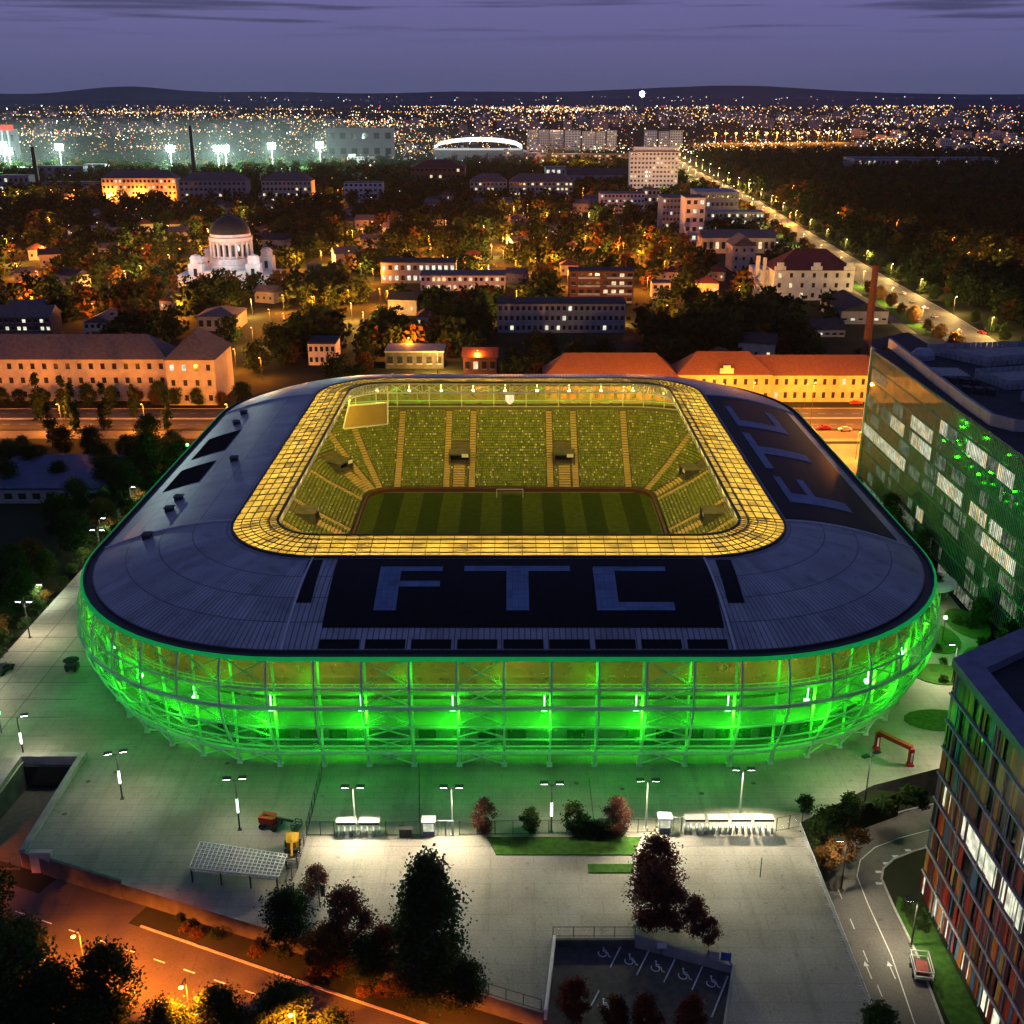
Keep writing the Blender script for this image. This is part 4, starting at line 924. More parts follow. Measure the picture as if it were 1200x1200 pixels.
# vehicles
def car(paint, label, x, y, z, rz, group=None, first=[None]):
    if first[0] is None:
        o = empty('car', (0, 0, 0), label, 'car')
        b = MB(); P_ = [(-2.15, .35), (-2.2, .75), (-1.9, .95), (-1.35, 1.0), (-.75, 1.42), (.55, 1.44), (1.15, 1.0), (1.95, .88), (2.2, .65), (2.15, .35)]
        n = len(P_); W_ = lambda z_: .88 if z_ < 1.1 else .66
        vs = [(a, -W_(c), c) for a, c in P_] + [(a, W_(c), c) for a, c in P_]
        b.add(vs, [tuple(range(n)), tuple(range(2 * n - 1, n - 1, -1))] + [(i, n + i, n + (i + 1) % n, (i + 1) % n) for i in range(n)]); b.build('body', paint, o, world=False)
        b = MB(); b.quad((1.1, -.72, 1.05), (1.1, .72, 1.05), (.62, .6, 1.41), (.62, -.6, 1.41)); b.quad((-1.3, .72, 1.05), (-1.3, -.72, 1.05), (-.82, -.6, 1.41), (-.82, .6, 1.41))
        for s in (-1, 1): b.quad((-1.2, s * .86, 1.04), (1.0, s * .86, 1.04), (.5, s * .69, 1.38), (-.7, s * .69, 1.38))
        b.build('cabin_window', M['win'], o, world=False)
        for sx in (-1.3, 1.35):
            for s in (-1, 1):
                b = MB(); n = 10; vs = [(sx + .32 * math.cos(2 * PI * k / n), s * .82 + w_, .32 + .32 * math.sin(2 * PI * k / n)) for w_ in (-.1, .1) for k in range(n)]
                b.add(vs, [(k, (k + 1) % n, n + (k + 1) % n, n + k) for k in range(n)] + [tuple(range(n))[::-1], tuple(range(n, 2 * n))]); b.build('wheel', M['rubber'], o, world=False)
        for s in (-1, 1):
            b = MB(); b.box(2.12, 2.22, s * .6 - .18, s * .6 + .18, .6, .76); b.build('headlight', M['e_win'], o, world=False)
            b = MB(); b.box(-2.24, -2.16, s * .6 - .18, s * .6 + .18, .66, .82); b.build('tail_light', M['e_red'], o, world=False)
        first[0] = o
        c = o
    else: c = copy_tree(first[0])
    c.location = (x, y, z); c.rotation_euler = (0, 0, rz); c['label'] = label; c['category'] = 'car'
    if group: c['group'] = group
    for ch in c.children:
        if ch.name.startswith('body'): ch.material_slots[0].link = 'OBJECT'; ch.material_slots[0].material = paint
    return c
pw = pm('white_car_paint', (.6, .6, .6), (.55, .55, .55), 1, .3); pk = pm('dark_car_paint', (.03, .03, .035), (.025, .025, .03), 1, .3); pr = pm('red_car_paint', (.4, .02, .02), (.35, .02, .02), 1, .3); ps = pm('silver_car_paint', (.35, .35, .37), (.3, .3, .32), 1, .3)
def gcar(px, py, paint, label, rz): x, y = g(px, py); car(paint, label, x, y, ST + .03, rz)
x, y = g(4, 787, 0); car(pk, 'dark car parked on the pale promenade at the left photo edge', x, y, 0, 1.3)
gcar(966, 503, pr, 'red car on the orange boulevard behind the right roof curve', PI)
gcar(1003, 474, pr, 'red car near the long yellow barracks on the boulevard', 0)
gcar(990, 505, pw, 'white car next to the red one on the boulevard', PI)
gcar(1150, 391, pr, 'red car at the near end of the avenue', 1.9)
gcar(1058, 345, pw, 'white car on the avenue below the trees, farthest of three', 1.8)
gcar(1070, 354, ps, 'silver car in the middle of the avenue queue', 1.8)
gcar(1084, 362, pw, 'white car at the front of the avenue queue', 1.8)
gcar(1075, 378, pk, 'dark car waiting on the side of the avenue', 1.8)
gcar(1095, 372, pw, 'white van like car beside the golden verge of the avenue', 1.8)
# utility cart on the access road and folded stall on the left promenade
o = empty('utility_trailer', (52.2, 112.0, ST + .02), 'small flat trailer with frame and red load on the access road', 'trailer', None, -.15)
b = MB(); b.box(-1.1, 1.1, -1.9, 1.9, .55, .7); b.build('bed', M['dsteel'], o, world=False)
b = MB()
for zz in (1.1, 1.9): b.path([(-1.1, -1.9, zz), (1.1, -1.9, zz), (1.1, 1.9, zz), (-1.1, 1.9, zz), (-1.1, -1.9, zz)], .09)
for a, c in ((-1.1, -1.9), (1.1, -1.9), (1.1, 1.9), (-1.1, 1.9)): b.bar((a, c, .6), (a, c, 1.9), .1)
b.build('frame', M['steel'], o, world=False); b = MB(); b.prism([(-.8, -1.2), (.7, -1.3), (.8, .9), (-.6, 1.2)], .7, 1.2); b.build('load', pm('red_tarp', (.3, .07, .05), (.2, .05, .04), 2, .8), o, world=False)
for sx in (-1, 1):
    for sy in (-.9, .9):
        b = MB(); n = 10; vs = [(sx * 1.1 + w_, sy + .32 * math.cos(2 * PI * k / n), .32 + .32 * math.sin(2 * PI * k / n)) for w_ in (-.1, .1) for k in range(n)]
        b.add(vs, [(k, (k + 1) % n, n + (k + 1) % n, n + k) for k in range(n)] + [tuple(range(n))[::-1], tuple(range(n, 2 * n))]); b.build('wheel', M['rubber'], o, world=False)
x, y = g(85, 785, 0)
o = empty('market_cart', (x, y, 0), 'dark folded cart with umbrella on the pale paving by the left facade', 'cart'); b = MB(); b.box(-1.1, 1.1, -.8, .8, .4, 1.3); b.build('box', M['dsteel'], o, world=False); b = MB(); b.bar((0, 0, 1.3), (0, 0, 2.4), .1); b.lathe([(0, 2.7), (.8, 2.4), (1.5, 2.1), (1.45, 2.05), (0, 2.35)], n=10); b.build('umbrella', M['rubber'], o, world=False)
for sx in (-.7, .7): b = MB(); b.bar((sx, -.9, .3), (sx, -.75, .3), .6, n=10); b.bar((sx, .75, .3), (sx, .9, .3), .6, n=10); b.build('wheel', M['rubber'], o, world=False)
# ------------------------------------------------------------------ glass office block on the right
gb = empty('glass_office', (100, 240, 0), 'long office block with finned green reflecting glass wall and pale curved parapet', 'office building')
GX = 98.9; GY0, GY1, GT = 150.0, 300.5, 34.6
def glass_mat():
    m, nt, out = newmat('office_glass')
    c, f = noisecol(nt, (.012, .017, .014), (.03, .036, .03), .35, 3, stretch=(1, 1, 1))
    b = N(nt, 'ShaderNodeBsdfPrincipled'); b.inputs['Roughness'].default_value = .05; b.inputs['Specular IOR Level'].default_value = 1.0; b.inputs['Metallic'].default_value = .0; b.inputs['IOR'].default_value = 2.4
    b.inputs['Specular Tint'].default_value = (.8, 1, .85, 1)
    tcn = N(nt, 'ShaderNodeTexCoord'); nz = N(nt, 'ShaderNodeTexNoise'); nz.inputs['Scale'].default_value = .55; nt.links.new(tcn.outputs['Object'], nz.inputs['Vector'])
    bp = N(nt, 'ShaderNodeBump'); bp.inputs['Strength'].default_value = .018; bp.inputs['Distance'].default_value = .3; nt.links.new(nz.outputs['Fac'], bp.inputs['Height']); nt.links.new(bp.outputs[0], b.inputs['Normal'])
    nt.links.new(c, b.inputs['Base Color']); nt.links.new(b.outputs[0], out.inputs[0]); return m
b = MB(); b.box(GX + .3, 150, GY0, GY1 - .3, ST, GT); b.build('block', M['dconc'], gb)
b = MB(); nz_ = 10
for i in range(nz_):
    for k in range(50):
        y0 = GY0 + (GY1 - GY0) * k / 50; y1 = GY0 + (GY1 - GY0) * (k + 1) / 50; z0 = ST + (GT - ST) * i / nz_; z1 = ST + (GT - ST) * (i + 1) / nz_
        b.quad((GX, y0 + .03, z0 + .03), (GX, y0 + .03, z1 - .45), (GX, y1 - .03, z1 - .45), (GX, y1 - .03, z0 + .03))
b.build('glazing', glass_mat(), gb)
b = MB()
for i in range(nz_ + 1): z = ST + (GT - ST) * i / nz_; b.box(GX - .06, GX + .28, GY0, GY1, z - .42, z + .03)
b.build('spandrel', pm('green_spandrel', (.16, .19, .175), (.11, .13, .12), .5, .3), gb)
fm = pm('fin_metal', (.36, .40, .37), (.26, .29, .27), .5, .4)
b = MB(); nfn = 190
for k in range(nfn + 1): y = GY0 + (GY1 - GY0) * k / nfn; b.box(GX - .2, GX - .07, y - .035, y + .035, ST + 3.5, GT + .4)
o = b.build('facade_fin', fm, gb); tag(o, kind='stuff')
rw = random.Random(3)
# lit office rooms on the facade: (y centre, floor, length)
def gface(px, py):
    """point where the sight line meets the facade plane x = GX, used as the place of a lit room"""
    u = (px - 600) / F; v = (py - 600) / F; dy = math.cos(TH) - v * math.sin(TH); dz = -math.sin(TH) - v * math.cos(TH); t = GX / u; return dy * t, H + dz * t
fl = (GT - ST) / nz_
for px0, py0, px1, py1 in ((1012, 498, 1044, 520), (1038, 535, 1060, 549), (1068, 500, 1092, 517), (1068, 515, 1090, 537), (1101, 502, 1109, 510), (1134, 530, 1154, 553), (1101, 562, 1127, 588), (1138, 597, 1155, 616), (1150, 633, 1187, 680), (1046, 488, 1060, 500), (1075, 590, 1082, 600), (1172, 545, 1190, 552), (1160, 620, 1172, 640)):
    ya, za = gface(px0, py0); yb, zb = gface(px1, py1)
    i = int(((za + zb) / 2 - ST) / fl); z0 = ST + fl * i + .3; z1 = ST + fl * (i + 1) - .5
    b = MB(); y = min(ya, yb)
    while y < max(ya, yb):
        b.quad((GX - .04, y, z0), (GX - .04, y, z1), (GX - .04, y + 1.35, z1), (GX - .04, y + 1.35, z0), rw.choice((0, 0, 1))); y += 1.5
    b.build('lit_window', [M['e_win2'], M['e_win']], gb)
for q in range(120):
    i = rw.randrange(0, nz_ - 1); y = rw.uniform(172, 296); z0 = ST + fl * i + rw.uniform(.3, .9); z1 = ST + fl * (i + 1) - .5
    b = MB()
    for k in range(rw.choice((1, 1, 2, 3, 5))): b.quad((GX - .03, y, z0), (GX - .03, y, z1), (GX - .03, y + 1.2, z1), (GX - .03, y + 1.2, z0)); y += 1.5
    b.build('lit_window', M['e_dim'], gb)
# parapet: pale curved band set back on the roof, then roof plant
par = [(104.2, 304), (103.2, 284), (102.0, 262), (101.0, 240), (100.9, 226), (104.0, 221.5), (112, 220)]
b = MB(); inn = [(x + .8, y + .1) for x, y in par]
for a, c, a2, c2 in zip(par, par[1:], inn, inn[1:]): b.prism([a, c, c2, a2], GT + .05, GT + 2.6)
b.build('parapet', M['greyw'], gb)
b = MB(); b.prism([(GX + .4, GY0), (150, GY0), (150, GY1), (GX + .4, GY1)], GT + .01, GT + .1); b.build('roof', M['droof'], gb)
lou = pm('roof_screen', (.32, .35, .38), (.22, .25, .28), .6, .5)
def screen(poly, h, z=GT + .12):
    b = MB()
    for a, c in zip(poly, poly[1:] + poly[:1]):
        L = math.hypot(c[0] - a[0], c[1] - a[1]); n = max(1, int(L / 1.5))
        for i in range(n):
            p = [a[j] + (c[j] - a[j]) * (i + .04) / n for j in (0, 1)]; q = [a[j] + (c[j] - a[j]) * (i + .96) / n for j in (0, 1)]
            b.bar((*p, z + h * .5), (*q, z + h * .5), .2); b.add([(*p, z), (*q, z), (*q, z + h), (*p, z + h)], [(0, 1, 2, 3)])
    b.build('roof_screen', lou, gb)
screen([(112, 296), (140, 300), (146, 288), (122, 280)], 2.6); screen([(114, 268), (146, 276), (146, 262), (117, 256)], 2.4); screen([(116, 246), (146, 250), (146, 234), (117, 232)], 2.4)
b = MB(); b.prism([(112.6, 295), (139, 299), (145, 288), (122, 281)], GT + 1.2, GT + 1.4); b.prism([(117.2, 257), (145, 262.5), (145, 275), (115, 267.5)], GT + 1.2, GT + 1.4); b.build('roof_deck', M['conc'], gb)
for k in range(5): b = MB(); y = 276 - k * 1.8; b.bar((106, y, GT + .7), (113, y - .6, GT + .7), .35); b.build('roof_duct', M['steel'], gb)
for k in range(6): b = MB(); x = 106 + (k % 3) * 2.4; y = 262 - 6 * (k // 3) - k; b.box(x, x + 1.6, y, y + 2.2, GT + .1, GT + 1.5); b.lathe([(0, GT + 1.7), (.5, GT + 1.6), (.5, GT + 1.5)], x + .8, y + 1.1, 10); b.build('roof_fan', M['dsteel'], gb)
b = MB(); b.lathe([(0, GT + 3), (2, GT + 2.6), (3, GT + 1.4), (3.1, GT + .1)], 109, 290, 18); b.build('roof_dome', lou, gb)
b = MB(); b.box(GX - .5, GX + .4, GY1 - .35, GY1 + .1, ST, GT + .8); b.build('corner_post', M['steel'], gb)
for (py, pz, c_) in ((232, 26, GREEN), (228, 22, GREEN)): pass
# round canopy and garden on the right
o = empty('round_canopy', (88, 215, 0), 'pale round canopy roof at the foot of the glass block', 'canopy'); b = MB(); b.lathe([(0, 4.4), (4.6, 4.1), (6, 3.8), (6, 3.6), (0, 3.9)], n=28); b.build('canopy_roof', M['white'], o, world=False)
for a in range(5): b = MB(); b.bar((4.6 * math.cos(a * 1.256), 4.6 * math.sin(a * 1.256), 0), (4.6 * math.cos(a * 1.256), 4.6 * math.sin(a * 1.256), 3.7), .25, n=8); b.build('column', M['steel'], o, world=False)
b = MB()
for (x, y, rx, ry) in ((83, 196, 5, 7), (90, 184, 5, 8), (92, 202, 4, 7), (79, 181, 5, 4), (73, 165, 6, 3.5)):
    b.prism([(x + rx * math.cos(k * PI / 8), y + ry * math.sin(k * PI / 8)) for k in range(16)], .005, .16)
struct(b, 'lawn', M['grass'])
o = empty('poster_pillar', (79.5, 171, 0), 'reddish lit poster pillar in the garden behind the striped block', 'pillar'); b = MB(); b.box(-.6, .6, -1.9, 1.9, 0, 2.8); b.build('body', M['dsteel'], o, world=False); b = MB(); b.box(-.64, -.605, -1.7, 1.7, .3, 2.6); b.build('poster', em('poster_glow', (1, .25, .15), .8, .6), o, world=False)
# ------------------------------------------------------------------ multi-coloured striped office block at the lower right
rb = empty('striped_office', (57, 110, ST), 'office block clad in red, orange and blue vertical strips with lit floor bands', 'office building')
RT = 32.0; RX = 57.2
foot = [(RX, 60), (RX, 127), (92, 151), (120, 151), (120, 60)]
b = MB(); b.prism([(RX + .5, 60), (RX + .5, 126.9), (92, 150.6), (119.5, 150.6), (119.5, 60)], ST, RT - 1.6); b.build('block', M['dconc'], rb)
cl = [pm('clad_' + n_, c_, None, 1.5, .35, spec=.5) for n_, c_ in (('maroon', (.2, .022, .025)), ('red', (.5, .035, .02)), ('orange', (.62, .16, .02)), ('ochre', (.55, .28, .05)), ('black', (.015, .014, .018)), ('plum', (.09, .03, .06)), ('blue', (.08, .16, .3)), ('pale', (.45, .44, .42)))]
nfl = 9; fh = (RT - 1.0 - ST) / nfl; rc = random.Random(21)
dgl = M['glassdark']
pool = [0, 0, 0, 0, 1, 1, 1, 2, 2, 3, 4, 5, 6, 8, 8, 8, 8]
for f in range(nfl):
    z0 = ST + f * fh + .55; z1 = ST + (f + 1) * fh
    for wall in (0, 1):
        b = MB(); y = 60.; end = 127. if wall == 0 else 41.
        s = 0.
        L = 67. if wall == 0 else 42.
        while s < L:
            w_ = rc.choice((.35, .5, .5, .8, 1.1)); k = rc.choice(pool); s2 = min(s + w_, L)
            d_ = .16 if k == 8 else -.02 + .1 * rc.random()
            lit = wall == 0 and f in (4, 6) and k == 8 and not (f == 6 and s > 42)
            mi = k
            if wall == 0 and f in (4, 6) and (f == 4 or s < 44) and s < 58 and math.sin(s * .21 + f) > -.55: k = 8 if rc.random() < .72 else k; mi = 9 if k == 8 else k
            if k == 8 and (lit or (f == 0 and rc.random() < .8)): mi = 9
            if wall == 0: b.quad((RX + d_, 60 + s, z0), (RX + d_, 60 + s, z1), (RX + d_, 60 + s2, z1), (RX + d_, 60 + s2, z0), mi)
            else:
                ux, uy = .823, .568; b.quad((RX + ux * s - uy * -d_ * -1, 127 + uy * s + ux * -d_ * -1 * -1, z0), (RX + ux * s - uy * -d_ * -1, 127 + uy * s - ux * d_, z0 + 0), (RX + ux * s2 - uy * d_, 127 + uy * s2 - ux * d_, z1), (RX + ux * s2, 127 + uy * s2, z0), mi) if False else b.quad((RX + ux * s, 127 + uy * s - d_, z0), (RX + ux * s2, 127 + uy * s2 - d_, z0), (RX + ux * s2, 127 + uy * s2 - d_, z1), (RX + ux * s, 127 + uy * s - d_, z1), mi)
            s = s2
        b.build('cladding', cl + [dgl, M['e_win2']], rb)
    b = MB(); b.box(RX - .22, RX + .3, 60, 127.2, z1 + .0, z1 + .16); b.box(RX - .02, RX + .3, 60, 127.0, z1 + .165, z1 + .54, 1); b.build('floor_band', [M['steel'], cl[5]], rb)
    for k in range(10):
        y = 84 + rc.random() * 42; b = MB(); b.box(RX - .2, RX - .05, y, y + .1, z0 - .1, z1); b.build('facade_fin', cl[7], rb)
for f in (4, 6): light('POINT', (RX + 2, 110, ST + f * fh + 2), (1, .9, .6), 5, None, .3)
pcap = pm('parapet_cap', (.16, .17, .24), (.11, .12, .17), .6, .45)
b = MB(); b.prism([(RX - .3, 60), (RX - .3, 127.4), (RX + 3.0, 124.9), (RX + 3.0, 60)], RT - 1.2, RT); b.prism([(RX - .3, 127.45), (92, 151.5), (92.0, 147.0), (RX + 3.05, 124.95)], RT - 1.2, RT - .004); b.build('parapet', pcap, rb)
b = MB(); b.prism([(RX + 3.05, 60), (RX + 3.05, 124.8), (92, 146.8), (119, 146.8), (119, 60)], RT - 1.59, RT - 1.4); b.build('roof', M['droof'], rb)
b = MB(); b.prism([(64, 118), (66.5, 124), (72, 127), (75, 122), (72, 112)], RT - 1.39, RT - .9); b.build('roof_light', M['blueroof'], rb)
for k in range(7): b = MB(); b.bar((66.8 + k * .55, 129.2 + k * .35 - 1.0, RT - .2), (68.8 + k * .55, 125.9 + k * .35 - 1, RT - .2), .22); b.build('roof_louvre', M['steel'], rb)
b = MB(); b.box(70, 84, 129, 136, RT - 1.39, RT + .6); b.build('plant_room', lou, rb)
b = MB(); b.box(RX + .6, RX + 14, 98, 108, RT - 1.39, RT - .5); b.build('roof_plant', lou, rb)
# ------------------------------------------------------------------ buildings of the city
FOOT = []     # (x0, x1, y0, y1) kept free of trees
def hip(b, x0, x1, y0, y1, z, h, m=0, ov=.6, gable=False):
    x0 -= ov; x1 += ov; y0 -= ov; y1 += ov; d = min(y1 - y0, x1 - x0) / 2
    if x1 - x0 >= y1 - y0:
        i = 0 if gable else d; r0, r1 = (x0 + i, (y0 + y1) / 2, z + h), (x1 - i, (y0 + y1) / 2, z + h)
        b.add([(x0, y0, z), (x1, y0, z), (x1, y1, z), (x0, y1, z), r0, r1], [(0, 1, 5, 4), (2, 3, 4, 5), (1, 2, 5), (3, 0, 4), (3, 2, 1, 0)], m)
    else:
        i = 0 if gable else d; r0, r1 = ((x0 + x1) / 2, y0 + i, z + h), ((x0 + x1) / 2, y1 - i, z + h)
        b.add([(x0, y0, z), (x1, y0, z), (x1, y1, z), (x0, y1, z), r0, r1], [(1, 2, 5, 4), (3, 0, 4, 5), (0, 1, 4), (2, 3, 5), (3, 2, 1, 0)], m)
def winpart(b, o, x, y, z, w_, h, lit, frame='white', name='window'):
    """a window on a wall facing the camera (-y): pane with a thin frame round it"""
    q = MB(); q.box(x - w_ / 2, x + w_ / 2, y - .06, y - .02, z, z + h)
    q.box(x - w_ / 2 - .12, x + w_ / 2 + .12, y - .12, y - .01, z - .15, z - .01, 1)
    q.build(name, [M[lit] if lit else M['win'], M[frame]], o)
def house(name, label, cat, x0, x1, y, d, h, wall, roof, rh, floors, cols, lit=.1, rt='hip', ww=1.1, wh=1.6, z=ST, litm='e_win', group=None, parts=True, frame='white', seed=1):
    rr = random.Random(seed * 77 + int(x0)); o = empty(name, ((x0 + x1) / 2, y, z), label, cat, group)
    FOOT.append((x0 - 3, x1 + 3, y - (55 if 420 < y < 900 else 3), y + d + 3))
    b = MB(); b.box(x0, x1, y, y + d, z - .5, z + h); b.build('wall', M[wall] if isinstance(wall, str) else wall, o)
    b = MB()
    if rt == 'flat': b.box(x0 - .3, x1 + .3, y - .3, y + d + .3, z + h + .003, z + h + .6)
    else: hip(b, x0, x1, y, y + d, z + h + .01, rh, gable=(rt == 'gable'))
    b.build('roof', M[roof] if isinstance(roof, str) else roof, o)
    fh = h / floors; mb = MB()
    for f in range(floors):
        for c in range(cols):
            x = x0 + (x1 - x0) * (c + .5) / cols; l = litm if rr.random() < lit else None
            if parts: winpart(b, o, x, y, z + fh * f + fh * .3, ww, wh, l, frame)
            else: mb.box(x - ww / 2, x + ww / 2, y - .12, y - .02, z + fh * f + fh * .3, z + fh * f + fh * .3 + wh, 1 if l else 0)
    if not parts and mb.f: q = mb.build('window_grid', [M['win'], M[litm]], o)
    return o
def pxb(px0, px1, pyb, pyt, z=ST):
    """ground line and height of a building seen between px0..px1, base pyb, eaves pyt"""
    x0, y = g(px0, pyb, z); x1, _ = g(px1, pyb, z); return x0, x1, y, hz(pyt, y) - z
# long ochre barracks on the far side of the boulevard
x0, x1, y, h = pxb(638, 1024, 471, 440)
xm = g(818, 471)[0]
house('barracks', 'long orange lit ochre barracks with tiled roof behind the right roof curve', 'barracks', xm + 9, x1 + 4, y, 13, h, 'ochre', 'tile', 6.2, 2, 17, .04, 'hip', 1.2, 2.2, frame='cream')
o = house('barracks', 'projecting ochre centre block of the barracks with a small crowned gable', 'barracks', xm - 8, xm + 26, y - 1.5, 15, h + .6, 'ochre', 'tile', 7, 2, 9, 0, 'hip', 1.2, 2.2, frame='cream')
b = MB(); b.prism([(xm + 7, y - 1.6), (xm + 12, y - 1.6), (xm + 12, y - 1), (xm + 7, y - 1)], ST + h + .6, ST + h + 3); b.prism([(xm + 8.2, y - 1.6), (xm + 10.8, y - 1.6), (xm + 10.8, y - 1.05), (xm + 8.2, y - 1.05)], ST + h + 3.002, ST + h + 4); b.build('gable_crown', M['cream'], o)
house('barracks', 'long low wing with orange tiled roof just above the far stadium rim', 'barracks', x0, xm - 8.05, y - 1.2, 15, h * .98, 'ochre', 'tile', 7.2, 2, 14, 0, 'hip', 1.2, 2, frame='cream')
# left long school
x0, x1, y, h = pxb(-30, 200, 470, 421)
house('school_block', 'long beige three storey block with grey hipped roof on the left boulevard', 'school', x0, x1, y, 17, h, 'cream', 'slate', 7.5, 3, 17, .03, 'hip', 1.5, 2.1, frame='cream')
x0, x1, y, h = pxb(200, 256, 474, 421)
house('school_block', 'projecting right end of the beige block with its own grey hip roof', 'school', x0, x1, y - 1, 26, h, 'cream', 'slate', 8.5, 3, 4, .2, 'hip', 1.4, 2.1, frame='cream', litm='e_win2')
house('school_block', 'beige left end wing of the long school at the photo edge', 'school', x0 - 105, x0 - 80.5, y - 3, 24, h, 'cream', 'slate', 8, 3, 4, .3, 'hip', 1.4, 2.1, frame='cream')
# villa with red roof, stepped gables
x0, x1, y, h = pxb(905, 998, 352, 317)
o = house('villa', 'white three storey villa with stepped gables and dark red tiled roof', 'villa', x0, x1, y, 26, h, 'white', 'redtile', 10, 3, 7, .05, 'hip', 1.6, 2.4, frame='white', litm='e_win')
for k, xc in enumerate((x0 + 3, (x0 + x1) / 2 + 1, x1 - 3)):
    b = MB(); b.prism([(xc - 3, y - .4), (xc + 3, y - .4), (xc + 3, y + .5), (xc - 3, y + .5)], ST + h, ST + h + 2.2); b.prism([(xc - 1.8, y - .4), (xc + 1.8, y - .4), (xc + 1.8, y + .49), (xc - 1.8, y + .49)], ST + h + 2.202, ST + h + 4.2); b.build('gable', M['white'], o)
b = MB(); xc = x0 - 4; b.box(xc - 3, x0 - .01, y + 14, y + 34, ST, ST + h * .9); b.box(xc - 3.3, xc - 1.2, y + 13.6, y + 15, ST, ST + h + 6); b.box(xc + .6, xc + 2.4, y + 13.6, y + 15, ST, ST + h + 5); b.build('side_wing', M['white'], o)
x0, x1, y, h = pxb(857, 884, 318, 288)
house('gabled_house', 'pale gabled house glowing orange left of the red roofed villa', 'house', x0, x1, y, 22, h, 'cream', 'slate', 6, 3, 3, .1, 'gable', 1.4, 2)
# chimney
cx_, cy_ = g(1024, 455); b = MB(); b.lathe([(1.75, ST), (1.1, hz(322, cy_)), (1.25, hz(321, cy_)), (1.25, hz(317, cy_)), (.8, hz(317, cy_))], cx_, cy_ + 14, 16)
tag(b.build('brick_chimney', pm('sooty_brick', (.16, .075, .05), (.09, .045, .032), 2.5, .9)), 'tall reddish brick chimney rising behind the corner of the glass block', 'chimney')
# dark sheds behind the chimney
for i, (px0, px1, pb, pt, l) in enumerate(((985, 1040, 380, 352, 'long dark shed roof with lit strip below the white villa'), (1050, 1150, 440, 412, 'long dark roofed hall between chimney and avenue'), (940, 990, 395, 380, 'low dark roofed shed in the trees right of centre'))):
    x0, x1, y, h = pxb(px0, px1, pb, pt); house('shed', l, 'shed', x0, x1, y, 40 if i < 2 else 16, h * .55, 'greyw', 'droof', 4, 1, 6, .3, 'gable', 2, 1, litm='e_win2')
# domed church
chx, chy = g(275, 333); ch = empty('domed_church', (chx, chy, ST), 'pale domed church with colonnaded drum rising over dark trees', 'church'); FOOT.append((chx - 36, chx + 36, chy - 26, chy + 26))
zt = lambda p: hz(p, chy)
r_ = 23.5 / 1300 * math.hypot(chy, 80)
b = MB(); b.lathe([(r_ * 1.18, ST), (r_ * 1.18, zt(308)), (r_ * 1.12, zt(307)), (r_ * 1.02, zt(301)), (r_ * .9, zt(300)), (r_ * .9, zt(282)), (r_ * 1.04, zt(281)), (r_ * 1.04, zt(277)), (r_ * .97, zt(276)), (r_ * .97, zt(273)), (0, zt(273))], chx, chy, 32); b.build('drum', M['white'], ch)
b = MB(); b.lathe([(r_ * .95 * math.cos(a), zt(273) + (zt(253) - zt(273)) * math.sin(a)) for a in [k * PI / 20 for k in range(10)]] + [(1.6, zt(252.8)), (1.4, zt(250)), (0, zt(248))], chx, chy, 32); b.build('dome', M['copper'], ch, smooth=True)
for k in range(20):
    a = 2 * PI * (k + .5) / 20; b = MB(); x, y = chx + r_ * .97 * math.cos(a), chy + r_ * .97 * math.sin(a); b.bar((x, y, zt(300)), (x, y, zt(282)), 1.3, n=8); b.build('column', M['white'], ch)
for k in range(20):
    a = 2 * PI * k / 20; b = MB(); x, y = chx + r_ * .905 * math.cos(a), chy + r_ * .905 * math.sin(a); b.bar((x, y, zt(298)), (x, y, zt(285)), 1.5, n=8); b.build('drum_window', M['win'], ch)
b = MB(); b.box(chx - 30, chx + 26, chy - 12, chy + 14, ST, zt(319)); b.box(chx - 12, chx + 12, chy - 22, chy + 26, ST, zt(312)); b.build('nave', M['white'], ch)
for dx, dy in ((-17, -16), (16, -16), (-17, 16), (17, 16)):
    b = MB(); b.box(chx + dx - 4, chx + dx + 4, chy + dy - 4, chy + dy + 4, ST, zt(304)); b.lathe([(3.6, zt(304)), (3.4, zt(299)), (3.9, zt(298.6)), (3.6, zt(297.8)), (2.6, zt(295)), (0, zt(293))], chx + dx, chy + dy, 14); t = b.build('corner_turret', M['white'], ch)
    b = MB(); b.box(chx + dx - 1, chx + dx + 1, chy + dy - 4.1, chy + dy - 4.01, zt(318), zt(309)); b.build('turret_window', M['win'], t)
for dx, dy in ((-30, -30), (28, -30), (0, -34)): light('POINT', (chx + dx, chy + dy, 14), (1, .93, .9), 11000, None, 1)
